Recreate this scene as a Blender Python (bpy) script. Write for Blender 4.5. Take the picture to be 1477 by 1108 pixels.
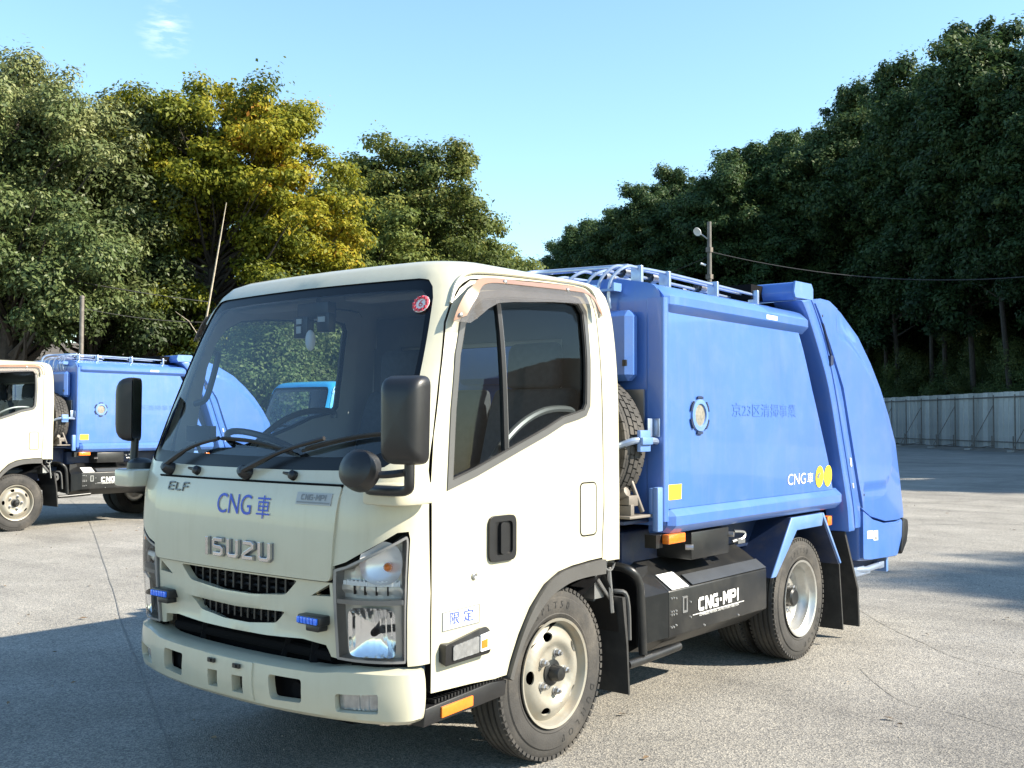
import bpy, bmesh, math, random
import numpy as np
from mathutils import Vector, Matrix
from mathutils.geometry import delaunay_2d_cdt

# ------------------------------------------------------------------ camera, sky, sun, exposure
scene = bpy.context.scene
for o in list(bpy.data.objects):
    bpy.data.objects.remove(o)
COL = scene.collection
R = math.radians

CAM = Vector((3.519, -2.583, 1.425))
YAW, PITCH, ROLL, FPX = 0.681, 0.0350, 0.0030, 1533.0
DIR = Vector((-math.sin(YAW) * math.cos(PITCH), math.cos(YAW) * math.cos(PITCH), math.sin(PITCH)))
RIGHT = Vector((math.cos(YAW), math.sin(YAW), 0))
UP = RIGHT.cross(DIR)
r2 = RIGHT * math.cos(ROLL) + UP * math.sin(ROLL)
u2 = -RIGHT * math.sin(ROLL) + UP * math.cos(ROLL)
cam_data = bpy.data.cameras.new('camera')
cam = bpy.data.objects.new('camera', cam_data)
COL.objects.link(cam)
m = Matrix((r2, u2, -DIR)).transposed().to_4x4()
m.translation = CAM
cam.matrix_world = m
cam_data.sensor_width = 36.0
cam_data.lens = FPX / 1477.0 * 36.0
cam_data.clip_start = 0.05
cam_data.clip_end = 6000
scene.camera = cam

SUN_AZ, SUN_EL = 27.0, 35.0            # degrees from +X towards +Y; elevation
sdir = Vector((math.cos(R(SUN_AZ)) * math.cos(R(SUN_EL)), math.sin(R(SUN_AZ)) * math.cos(R(SUN_EL)), math.sin(R(SUN_EL))))
world = bpy.data.worlds.new('World')
scene.world = world
world.use_nodes = True
wn = world.node_tree
bg = wn.nodes['Background']
sky = wn.nodes.new('ShaderNodeTexSky')
sky.sky_type = 'NISHITA'
sky.sun_disc = False
sky.sun_elevation = R(SUN_EL)
sky.sun_rotation = R(90.0 - SUN_AZ)
sky.altitude = 50
sky.air_density = 1.3
sky.dust_density = 0.35
sky.ozone_density = 1.2
bg.inputs['Strength'].default_value = 0.100
# a few thin high wisps of cloud, laid out on the sky itself
tc = wn.nodes.new('ShaderNodeTexCoord')
mp = wn.nodes.new('ShaderNodeMapping')
mp.inputs['Scale'].default_value = (2.2, 2.2, 9.0)
mp.inputs['Rotation'].default_value = (0.1, 0.25, 0.4)
nz = wn.nodes.new('ShaderNodeTexNoise')
nz.inputs['Scale'].default_value = 2.3
nz.inputs['Detail'].default_value = 7
nz.inputs['Roughness'].default_value = 0.62
rp = wn.nodes.new('ShaderNodeValToRGB')
rp.color_ramp.elements[0].position = 0.70
rp.color_ramp.elements[0].color = (0, 0, 0, 1)
rp.color_ramp.elements[1].position = 0.92
rp.color_ramp.elements[1].color = (0.5, 0.5, 0.5, 1)
mx = wn.nodes.new('ShaderNodeMixRGB')
mx.inputs['Color2'].default_value = (6.5, 6.8, 7.0, 1)
wn.links.new(tc.outputs['Generated'], mp.inputs['Vector'])
wn.links.new(mp.outputs['Vector'], nz.inputs['Vector'])
wn.links.new(nz.outputs['Fac'], rp.inputs['Fac'])
# one small ragged cloud, a few degrees across
vd = wn.nodes.new('ShaderNodeVectorMath'); vd.operation = 'DISTANCE'; vd.inputs[1].default_value = (-0.7945, 0.5088, 0.3314)
nv = wn.nodes.new('ShaderNodeVectorMath'); nv.operation = 'NORMALIZE'
wn.links.new(tc.outputs['Generated'], nv.inputs[0]); wn.links.new(nv.outputs['Vector'], vd.inputs[0])
mk = wn.nodes.new('ShaderNodeMapRange'); mk.inputs['From Min'].default_value = 0.002; mk.inputs['From Max'].default_value = 0.026; mk.inputs['To Min'].default_value = 0.55; mk.inputs['To Max'].default_value = 0.0
wn.links.new(vd.outputs['Value'], mk.inputs['Value'])
cn = wn.nodes.new('ShaderNodeTexNoise'); cn.inputs['Scale'].default_value = 17; cn.inputs['Detail'].default_value = 7; cn.inputs['Roughness'].default_value = 0.55
wn.links.new(mp.outputs['Vector'], cn.inputs['Vector'])
cr_ = wn.nodes.new('ShaderNodeMapRange'); cr_.inputs['From Min'].default_value = 0.46; cr_.inputs['From Max'].default_value = 0.74
wn.links.new(cn.outputs['Fac'], cr_.inputs['Value'])
cm = wn.nodes.new('ShaderNodeMath'); cm.operation = 'MULTIPLY'
wn.links.new(mk.outputs['Result'], cm.inputs[0]); wn.links.new(cr_.outputs['Result'], cm.inputs[1])
ca = wn.nodes.new('ShaderNodeMath'); ca.operation = 'MAXIMUM'
wn.links.new(cm.outputs['Value'], ca.inputs[0]); wn.links.new(rp.outputs['Color'], ca.inputs[1])
wn.links.new(ca.outputs['Value'], mx.inputs['Fac'])
gn = wn.nodes.new('ShaderNodeMixRGB'); gn.blend_type = 'MULTIPLY'; gn.inputs['Fac'].default_value = 1.0
gn.inputs['Color2'].default_value = (0.83, 1.0, 1.09, 1)
wn.links.new(sky.outputs['Color'], gn.inputs['Color1'])
wn.links.new(gn.outputs['Color'], mx.inputs['Color1'])
wn.links.new(mx.outputs['Color'], bg.inputs['Color'])

sl = bpy.data.lights.new('sun', 'SUN')
sl.energy = 5.0
sl.angle = R(0.53)
sl.color = (1.0, 0.91, 0.76)
sun = bpy.data.objects.new('sun', sl)
COL.objects.link(sun)
sun.rotation_euler = sdir.to_track_quat('Z', 'Y').to_euler()

scene.view_settings.view_transform = 'Standard'
scene.view_settings.look = 'None'
scene.view_settings.exposure = 1.46
scene.view_settings.gamma = 1.0
scene.view_settings.use_curve_mapping = False
scene.render.resolution_x = 1024
scene.render.resolution_y = 768
scene.render.engine = 'CYCLES'
scene.cycles.max_bounces = 10
scene.cycles.transparent_max_bounces = 24

# ------------------------------------------------------------------ materials
MATS = {}


def nodes_of(name):
    m = bpy.data.materials.new(name)
    m.use_nodes = True
    MATS[name] = m
    nt = m.node_tree
    return m, nt, nt.nodes['Principled BSDF'], nt.nodes['Material Output']


def setp(b, **k):
    for a, v in k.items():
        b.inputs[a.replace('_', ' ')].default_value = v


def noise_node(nt, scale, detail=4, rough=0.55, coord='Object', dist=0.0):
    t = nt.nodes.new('ShaderNodeTexCoord')
    n = nt.nodes.new('ShaderNodeTexNoise')
    n.inputs['Scale'].default_value = scale
    n.inputs['Detail'].default_value = detail
    n.inputs['Roughness'].default_value = rough
    n.inputs['Distortion'].default_value = dist
    nt.links.new(t.outputs[coord], n.inputs['Vector'])
    return n


def ramp(nt, src, stops):
    r = nt.nodes.new('ShaderNodeValToRGB')
    e = r.color_ramp.elements
    while len(e) < len(stops):
        e.new(0.5)
    for el, (p, c) in zip(e, stops):
        el.position = p
        el.color = (*c, 1) if len(c) == 3 else c
    nt.links.new(src, r.inputs['Fac'])
    return r


def bump(nt, b, src, strength, dist=0.01):
    bp = nt.nodes.new('ShaderNodeBump')
    bp.inputs['Strength'].default_value = strength
    bp.inputs['Distance'].default_value = dist
    nt.links.new(src, bp.inputs['Height'])
    nt.links.new(bp.outputs['Normal'], b.inputs['Normal'])


def mat(name, col, rough=0.5, metal=0.0, coat=0.0, vary=0.0, vscale=6.0, bumps=0.0, bscale=80.0, spec=0.5, dirt=None, dscale=3.0, rvary=0.0, streak=None):
    """Principled surface with its own colour variation, optional dirt patches and fine relief."""
    m, nt, b, out = nodes_of(name)
    setp(b, Roughness=rough, Metallic=metal)
    b.inputs['Coat Weight'].default_value = coat
    b.inputs['Coat Roughness'].default_value = 0.04
    b.inputs['Specular IOR Level'].default_value = spec
    c0 = tuple(max(0, c * (1 - vary)) for c in col)
    c1 = tuple(min(1, c * (1 + vary)) for c in col)
    n = noise_node(nt, vscale, 6)
    rr = ramp(nt, n.outputs['Fac'], [(0.3, c0), (0.7, c1)])
    src = rr.outputs['Color']
    if dirt:
        n2 = noise_node(nt, dscale, 9, 0.7)
        r2_ = ramp(nt, n2.outputs['Fac'], [(0.48, (0, 0, 0)), (0.75, (dirt[3],) * 3)])
        mxx = nt.nodes.new('ShaderNodeMixRGB')
        nt.links.new(r2_.outputs['Color'], mxx.inputs['Fac'])
        nt.links.new(src, mxx.inputs['Color1'])
        mxx.inputs['Color2'].default_value = (*dirt[:3], 1)
        src = mxx.outputs['Color']
    if streak:      # rain-washed grime running down the panels: (r, g, b, amount)
        t = nt.nodes.new('ShaderNodeTexCoord'); mp_ = nt.nodes.new('ShaderNodeMapping'); mp_.inputs['Scale'].default_value = (9, 9, 0.7)
        n4 = nt.nodes.new('ShaderNodeTexNoise'); n4.inputs['Scale'].default_value = 2.2; n4.inputs['Detail'].default_value = 8; n4.inputs['Roughness'].default_value = 0.68
        nt.links.new(t.outputs['Object'], mp_.inputs['Vector']); nt.links.new(mp_.outputs['Vector'], n4.inputs['Vector'])
        r4 = ramp(nt, n4.outputs['Fac'], [(0.50, (0, 0, 0)), (0.80, (streak[3],) * 3)])
        m4 = nt.nodes.new('ShaderNodeMixRGB'); nt.links.new(r4.outputs['Color'], m4.inputs['Fac']); nt.links.new(src, m4.inputs['Color1']); m4.inputs['Color2'].default_value = (*streak[:3], 1)
        src = m4.outputs['Color']
    nt.links.new(src, b.inputs['Base Color'])
    if rvary:
        n3 = noise_node(nt, 4.0, 8, 0.7)
        mr = nt.nodes.new('ShaderNodeMapRange')
        mr.inputs['To Min'].default_value = max(0, rough - rvary)
        mr.inputs['To Max'].default_value = rough + rvary
        nt.links.new(n3.outputs['Fac'], mr.inputs['Value'])
        nt.links.new(mr.outputs['Result'], b.inputs['Roughness'])
    if bumps:
        nb = noise_node(nt, bscale, 3)
        bump(nt, b, nb.outputs['Fac'], bumps)
    return m


def glass(name, tint, ior=1.5, rough=0.0):
    m = bpy.data.materials.new(name)
    m.use_nodes = True
    MATS[name] = m
    nt = m.node_tree
    nt.nodes.remove(nt.nodes['Principled BSDF'])
    out = nt.nodes['Material Output']
    tr = nt.nodes.new('ShaderNodeBsdfTransparent')
    tr.inputs['Color'].default_value = (*tint, 1)
    gl = nt.nodes.new('ShaderNodeBsdfGlossy')
    gl.inputs['Roughness'].default_value = rough
    fr = nt.nodes.new('ShaderNodeFresnel')
    fr.inputs['IOR'].default_value = ior
    mxs = nt.nodes.new('ShaderNodeMixShader')
    nt.links.new(fr.outputs['Fac'], mxs.inputs['Fac'])
    nt.links.new(tr.outputs['BSDF'], mxs.inputs[1])
    nt.links.new(gl.outputs['BSDF'], mxs.inputs[2])
    nt.links.new(mxs.outputs['Shader'], out.inputs['Surface'])
    return m


def haze_glass(name, tint, body, fac):
    """Aged clear plastic: see-through with a faint milky body and gloss."""
    m, nt, b, out = nodes_of(name)
    b.inputs['Base Color'].default_value = (*body, 1)
    setp(b, Roughness=0.12)
    b.inputs['Coat Weight'].default_value = 0.6
    tr = nt.nodes.new('ShaderNodeBsdfTransparent'); tr.inputs['Color'].default_value = (*tint, 1)
    n = noise_node(nt, 9, 4)
    mr = nt.nodes.new('ShaderNodeMapRange'); mr.inputs['To Min'].default_value = fac * 0.75; mr.inputs['To Max'].default_value = fac * 1.25
    nt.links.new(n.outputs['Fac'], mr.inputs['Value'])
    mxs = nt.nodes.new('ShaderNodeMixShader')
    nt.links.new(mr.outputs['Result'], mxs.inputs['Fac'])
    nt.links.new(tr.outputs['BSDF'], mxs.inputs[1]); nt.links.new(b.outputs['BSDF'], mxs.inputs[2])
    nt.links.new(mxs.outputs['Shader'], out.inputs['Surface'])
    return m


def foliage(name, stops, transl=0.35, rough=0.55):
    """Leaf material: colour from each leaf's own 'tint' value."""
    m, nt, b, out = nodes_of(name)
    at = nt.nodes.new('ShaderNodeAttribute')
    at.attribute_name = 'tint'
    oi = nt.nodes.new('ShaderNodeObjectInfo')
    rr = ramp(nt, at.outputs['Fac'], stops)
    hs = nt.nodes.new('ShaderNodeHueSaturation')
    mr = nt.nodes.new('ShaderNodeMapRange')
    mr.inputs['To Min'].default_value = 0.8
    mr.inputs['To Max'].default_value = 1.2
    nt.links.new(oi.outputs['Random'], mr.inputs['Value'])
    nt.links.new(mr.outputs['Result'], hs.inputs['Value'])
    nt.links.new(rr.outputs['Color'], hs.inputs['Color'])
    nt.links.new(hs.outputs['Color'], b.inputs['Base Color'])
    setp(b, Roughness=rough)
    b.inputs['Specular IOR Level'].default_value = 0.2
    tl = nt.nodes.new('ShaderNodeBsdfTranslucent')
    nt.links.new(hs.outputs['Color'], tl.inputs['Color'])
    mxs = nt.nodes.new('ShaderNodeMixShader')
    mxs.inputs['Fac'].default_value = transl
    nt.links.new(b.outputs['BSDF'], mxs.inputs[1])
    nt.links.new(tl.outputs['BSDF'], mxs.inputs[2])
    nt.links.new(mxs.outputs['Shader'], out.inputs['Surface'])
    return m


mat('cream', (0.448, 0.426, 0.325), 0.36, coat=0.5, vary=0.03, vscale=2.0, dirt=(0.36, 0.31, 0.21, 0.22), dscale=6, streak=(0.33, 0.29, 0.20, 0.30), bumps=0.02, bscale=3.5, rvary=0.06)
mat('cyan', (0.03, 0.30, 0.55), 0.35, coat=0.5, vary=0.03)
mat('blue', (0.056, 0.142, 0.43), 0.34, coat=0.55, vary=0.05, vscale=1.6, dirt=(0.15, 0.21, 0.37, 0.30), dscale=5, rvary=0.07, streak=(0.12, 0.17, 0.31, 0.40), bumps=0.035, bscale=2.6)
mat('blue_pale', (0.105, 0.21, 0.47), 0.42, coat=0.3, vary=0.05, dirt=(0.30, 0.33, 0.40, 0.35), dscale=6)
mat('navy', (0.012, 0.025, 0.07), 0.5, vary=0.2, dirt=(0.08, 0.075, 0.065, 0.5), dscale=7)
mat('trim_grey', (0.085, 0.085, 0.084), 0.32, vary=0.06)
mat('arch_grey', (0.062, 0.060, 0.057), 0.55, vary=0.12, bumps=0.1, bscale=200)
mat('interior', (0.10, 0.105, 0.11), 0.75, vary=0.1)
mat('interior_pale', (0.34, 0.33, 0.30), 0.8, vary=0.06)
mat('seat_cloth', (0.055, 0.058, 0.064), 0.9, vary=0.15, vscale=40, bumps=0.3, bscale=300)
mat('black_plastic', (0.010, 0.010, 0.011), 0.40, vary=0.2, vscale=15, bumps=0.05, bscale=300)
mat('black_steel', (0.011, 0.0115, 0.012), 0.36, vary=0.25, vscale=5, dirt=(0.045, 0.042, 0.036, 0.5), dscale=5, rvary=0.12)
mat('black_rubber', (0.015, 0.015, 0.015), 0.7, vary=0.25, dirt=(0.06, 0.055, 0.05, 0.5), dscale=6)
mat('tyre', (0.030, 0.028, 0.026), 0.80, vary=0.25, vscale=9, dirt=(0.14, 0.122, 0.10, 0.55), dscale=4, bumps=0.15, bscale=120)
mat('rim_paint', (0.27, 0.255, 0.215), 0.40, metal=0.25, vary=0.06, dirt=(0.27, 0.19, 0.11, 0.55), dscale=9)
mat('rim_steel', (0.52, 0.51, 0.48), 0.36, metal=0.75, vary=0.08, dirt=(0.25, 0.20, 0.14, 0.4), dscale=8)
mat('steel', (0.42, 0.42, 0.42), 0.35, metal=0.85, vary=0.12, dirt=(0.2, 0.15, 0.1, 0.3), dscale=20)
mat('pipe_blue', (0.36, 0.44, 0.58), 0.28, metal=0.6, vary=0.12, vscale=10)
mat('chrome_bright', (0.82, 0.83, 0.85), 0.10, metal=0.95)
mat('lens_grey', (0.34, 0.345, 0.35), 0.22, metal=0.6, vary=0.2, vscale=40)
mat('chrome', (0.58, 0.58, 0.60), 0.07, metal=1.0)
mat('reflector', (0.74, 0.75, 0.76), 0.20, metal=0.45, vary=0.05)
mat('lamp_beige', (0.55, 0.53, 0.49), 0.30, metal=0.3, vary=0.06)
mat('white_plastic', (0.72, 0.74, 0.76), 0.4, vary=0.03)
mat('amber', (0.72, 0.17, 0.012), 0.25, coat=0.6, vary=0.1, vscale=30)
mat('red_lamp', (0.45, 0.01, 0.01), 0.2, coat=0.6)
mat('led_blue', (0.02, 0.16, 0.80), 0.2, coat=0.6, vary=0.25, vscale=60)
mat('yellow_label', (0.75, 0.58, 0.03), 0.5, vary=0.05, vscale=20)
mat('white_paint', (0.66, 0.66, 0.64), 0.5, vary=0.04)
mat('blue_ink', (0.02, 0.06, 0.42), 0.45)
mat('ghost_ink', (0.0535, 0.135, 0.415), 0.42, vary=0.2, vscale=30)
mat('grey_ink', (0.16, 0.165, 0.17), 0.4)
mat('red_ink', (0.5, 0.03, 0.06), 0.5)
mat('paper', (0.52, 0.52, 0.50), 0.6)
mat('tan_edge', (0.27, 0.155, 0.095), 0.3, coat=0.3, vary=0.08)
mat('frit', (0.004, 0.005, 0.007), 0.30, spec=0.3)
mat('gap_black', (0.005, 0.005, 0.006), 0.9, spec=0.1)
mat('mesh_grey', (0.20, 0.19, 0.16), 0.6, vary=0.3, vscale=60, metal=0.2)
glass('glass_clear', (0.80, 0.88, 0.90), 1.52)
glass('glass_screen', (0.90, 0.96, 1.0), 1.68)
glass('glass_door', (0.76, 0.83, 0.86), 1.36)
haze_glass('visor_smoke', (0.84, 0.82, 0.80), (0.25, 0.235, 0.225), 0.24)
glass('lens_clear', (0.97, 0.97, 0.97), 1.32)
mat('bark', (0.10, 0.075, 0.055), 0.9, vary=0.4, vscale=8, bumps=0.6, bscale=30)
mat('bark_dark', (0.042, 0.034, 0.027), 0.9, vary=0.4, vscale=8, bumps=0.6, bscale=30)
mat('dead_wood', (0.42, 0.36, 0.27), 0.85, vary=0.25, vscale=10)
mat('concrete', (0.30, 0.29, 0.27), 0.85, vary=0.15, vscale=5)
mat('galvanised', (0.40, 0.41, 0.41), 0.42, metal=0.45, vary=0.14, vscale=1.2, dirt=(0.22, 0.20, 0.17, 0.45), dscale=1.1, rvary=0.1)
mat('pipe_rust', (0.17, 0.15, 0.13), 0.6, metal=0.3, vary=0.3, vscale=7)
mat('cable', (0.03, 0.03, 0.03), 0.6)
mat('soil', (0.085, 0.068, 0.048), 0.95, vary=0.4, vscale=1.4, bumps=0.7, bscale=7)
mat('dirt', (0.17, 0.145, 0.115), 0.95, vary=0.35, vscale=1.1, bumps=0.7, bscale=15)
mat('tar', (0.165, 0.157, 0.142), 0.85, vary=0.3, vscale=20)
mat('pebble', (0.30, 0.27, 0.23), 0.9, vary=0.4, vscale=3)
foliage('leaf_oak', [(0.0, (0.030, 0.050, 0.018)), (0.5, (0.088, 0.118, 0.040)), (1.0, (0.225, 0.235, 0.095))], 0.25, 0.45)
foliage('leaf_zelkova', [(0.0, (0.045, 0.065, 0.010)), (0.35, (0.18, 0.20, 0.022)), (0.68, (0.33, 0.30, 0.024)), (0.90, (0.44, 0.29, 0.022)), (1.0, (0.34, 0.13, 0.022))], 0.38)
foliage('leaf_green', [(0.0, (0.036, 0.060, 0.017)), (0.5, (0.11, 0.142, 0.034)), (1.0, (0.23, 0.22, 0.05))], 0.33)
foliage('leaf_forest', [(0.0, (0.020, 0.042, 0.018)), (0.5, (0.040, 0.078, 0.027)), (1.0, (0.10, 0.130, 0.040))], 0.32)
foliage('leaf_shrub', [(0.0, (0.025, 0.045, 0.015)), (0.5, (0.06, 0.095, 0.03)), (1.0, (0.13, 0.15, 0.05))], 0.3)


def asphalt():
    m, nt, b, out = nodes_of('asphalt')
    t = nt.nodes.new('ShaderNodeTexCoord')
    big = noise_node(nt, 0.13, 6, 0.6, 'Object', 0.6)
    midn = noise_node(nt, 1.1, 7, 0.65)
    fine = noise_node(nt, 55, 4, 0.7)
    vo = nt.nodes.new('ShaderNodeTexVoronoi')
    vo.inputs['Scale'].default_value = 130
    nt.links.new(t.outputs['Object'], vo.inputs['Vector'])
    base = ramp(nt, midn.outputs['Fac'], [(0.30, (0.200, 0.190, 0.170)), (0.55, (0.258, 0.246, 0.221)), (0.78, (0.312, 0.298, 0.268))])
    bigr = ramp(nt, big.outputs['Fac'], [(0.36, (0.66, 0.66, 0.67)), (0.55, (1, 1, 1))])
    m1 = nt.nodes.new('ShaderNodeMixRGB'); m1.blend_type = 'MULTIPLY'; m1.inputs['Fac'].default_value = 0.85
    nt.links.new(base.outputs['Color'], m1.inputs['Color1']); nt.links.new(bigr.outputs['Color'], m1.inputs['Color2'])
    # aggregate: pale and dark stones
    vr = nt.nodes.new('ShaderNodeRGBToBW')
    nt.links.new(vo.outputs['Color'], vr.inputs['Color'])
    sp = ramp(nt, vr.outputs['Val'], [(0.18, (0.42, 0.42, 0.44)), (0.5, (1, 1, 1)), (0.86, (1.75, 1.68, 1.55))])
    m2 = nt.nodes.new('ShaderNodeMixRGB'); m2.blend_type = 'MULTIPLY'; m2.inputs['Fac'].default_value = 0.75
    nt.links.new(m1.outputs['Color'], m2.inputs['Color1']); nt.links.new(sp.outputs['Color'], m2.inputs['Color2'])
    # worn dark stains and hairline cracks with a shape of their own
    st = noise_node(nt, 0.55, 8, 0.72, 'Object', 1.2)
    sr = ramp(nt, st.outputs['Fac'], [(0.60, (1, 1, 1)), (0.74, (0.62, 0.61, 0.60))])
    m3 = nt.nodes.new('ShaderNodeMixRGB'); m3.blend_type = 'MULTIPLY'; m3.inputs['Fac'].default_value = 0.8
    nt.links.new(m2.outputs['Color'], m3.inputs['Color1']); nt.links.new(sr.outputs['Color'], m3.inputs['Color2'])
    wob = noise_node(nt, 1.3, 5, 0.6)
    va = nt.nodes.new('ShaderNodeMixRGB'); va.inputs['Fac'].default_value = 0.35
    nt.links.new(t.outputs['Object'], va.inputs['Color1']); nt.links.new(wob.outputs['Color'], va.inputs['Color2'])
    vc = nt.nodes.new('ShaderNodeTexVoronoi'); vc.feature = 'DISTANCE_TO_EDGE'; vc.inputs['Scale'].default_value = 0.42
    nt.links.new(va.outputs['Color'], vc.inputs['Vector'])
    cr = ramp(nt, vc.outputs['Distance'], [(0.0, (0.6, 0.6, 0.6)), (0.0035, (1, 1, 1))])
    m4 = nt.nodes.new('ShaderNodeMixRGB'); m4.blend_type = 'MULTIPLY'; m4.inputs['Fac'].default_value = 0.45
    nt.links.new(m3.outputs['Color'], m4.inputs['Color1']); nt.links.new(cr.outputs['Color'], m4.inputs['Color2'])
    # tyre-polished lanes and dark drips
    mpt = nt.nodes.new('ShaderNodeMapping'); mpt.inputs['Rotation'].default_value = (0, 0, 0.9); mpt.inputs['Scale'].default_value = (0.10, 1.6, 1)
    nt.links.new(t.outputs['Object'], mpt.inputs['Vector'])
    ln = nt.nodes.new('ShaderNodeTexNoise'); ln.inputs['Scale'].default_value = 1.0; ln.inputs['Detail'].default_value = 6; ln.inputs['Roughness'].default_value = 0.6
    nt.links.new(mpt.outputs['Vector'], ln.inputs['Vector'])
    lr = ramp(nt, ln.outputs['Fac'], [(0.36, (0.74, 0.74, 0.75)), (0.52, (1, 1, 1))])
    m5 = nt.nodes.new('ShaderNodeMixRGB'); m5.blend_type = 'MULTIPLY'; m5.inputs['Fac'].default_value = 0.7
    nt.links.new(m4.outputs['Color'], m5.inputs['Color1']); nt.links.new(lr.outputs['Color'], m5.inputs['Color2'])
    sp2 = noise_node(nt, 2.6, 6, 0.6, 'Object', 0.4)
    s2 = ramp(nt, sp2.outputs['Fac'], [(0.68, (1, 1, 1)), (0.76, (0.55, 0.54, 0.53))])
    m6 = nt.nodes.new('ShaderNodeMixRGB'); m6.blend_type = 'MULTIPLY'; m6.inputs['Fac'].default_value = 0.8
    nt.links.new(m5.outputs['Color'], m6.inputs['Color1']); nt.links.new(s2.outputs['Color'], m6.inputs['Color2'])
    nt.links.new(m6.outputs['Color'], b.inputs['Base Color'])
    setp(b, Roughness=0.88)
    b.inputs['Specular IOR Level'].default_value = 0.3
    ad = nt.nodes.new('ShaderNodeMath'); ad.operation = 'ADD'
    nt.links.new(fine.outputs['Fac'], ad.inputs[0]); nt.links.new(vo.outputs['Distance'], ad.inputs[1])
    bump(nt, b, ad.outputs['Value'], 0.55, 0.006)


asphalt()


def vary_by_object(name, lo, hi):
    """Alike pieces differ a little in tone from one to the next."""
    nt = MATS[name].node_tree; b = nt.nodes['Principled BSDF']
    src = b.inputs['Base Color'].links[0].from_socket
    oi = nt.nodes.new('ShaderNodeObjectInfo'); mr = nt.nodes.new('ShaderNodeMapRange'); mr.inputs['To Min'].default_value = lo; mr.inputs['To Max'].default_value = hi
    hs = nt.nodes.new('ShaderNodeHueSaturation')
    nt.links.new(oi.outputs['Random'], mr.inputs['Value']); nt.links.new(mr.outputs['Result'], hs.inputs['Value']); nt.links.new(src, hs.inputs['Color']); nt.links.new(hs.outputs['Color'], b.inputs['Base Color'])


vary_by_object('galvanised', 0.72, 1.22)

# ------------------------------------------------------------------ mesh helpers
def tag(o, label=None, cat=None, group=None, kind=None):
    if label: o['label'] = label
    if cat: o['category'] = cat
    if group: o['group'] = group
    if kind: o['kind'] = kind
    return o


def empty(name, loc=(0, 0, 0), rz=0):
    o = bpy.data.objects.new(name, None)
    o.empty_display_size = 0.2
    o.location = loc
    o.rotation_euler = (0, 0, rz)
    COL.objects.link(o)
    return o


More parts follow.
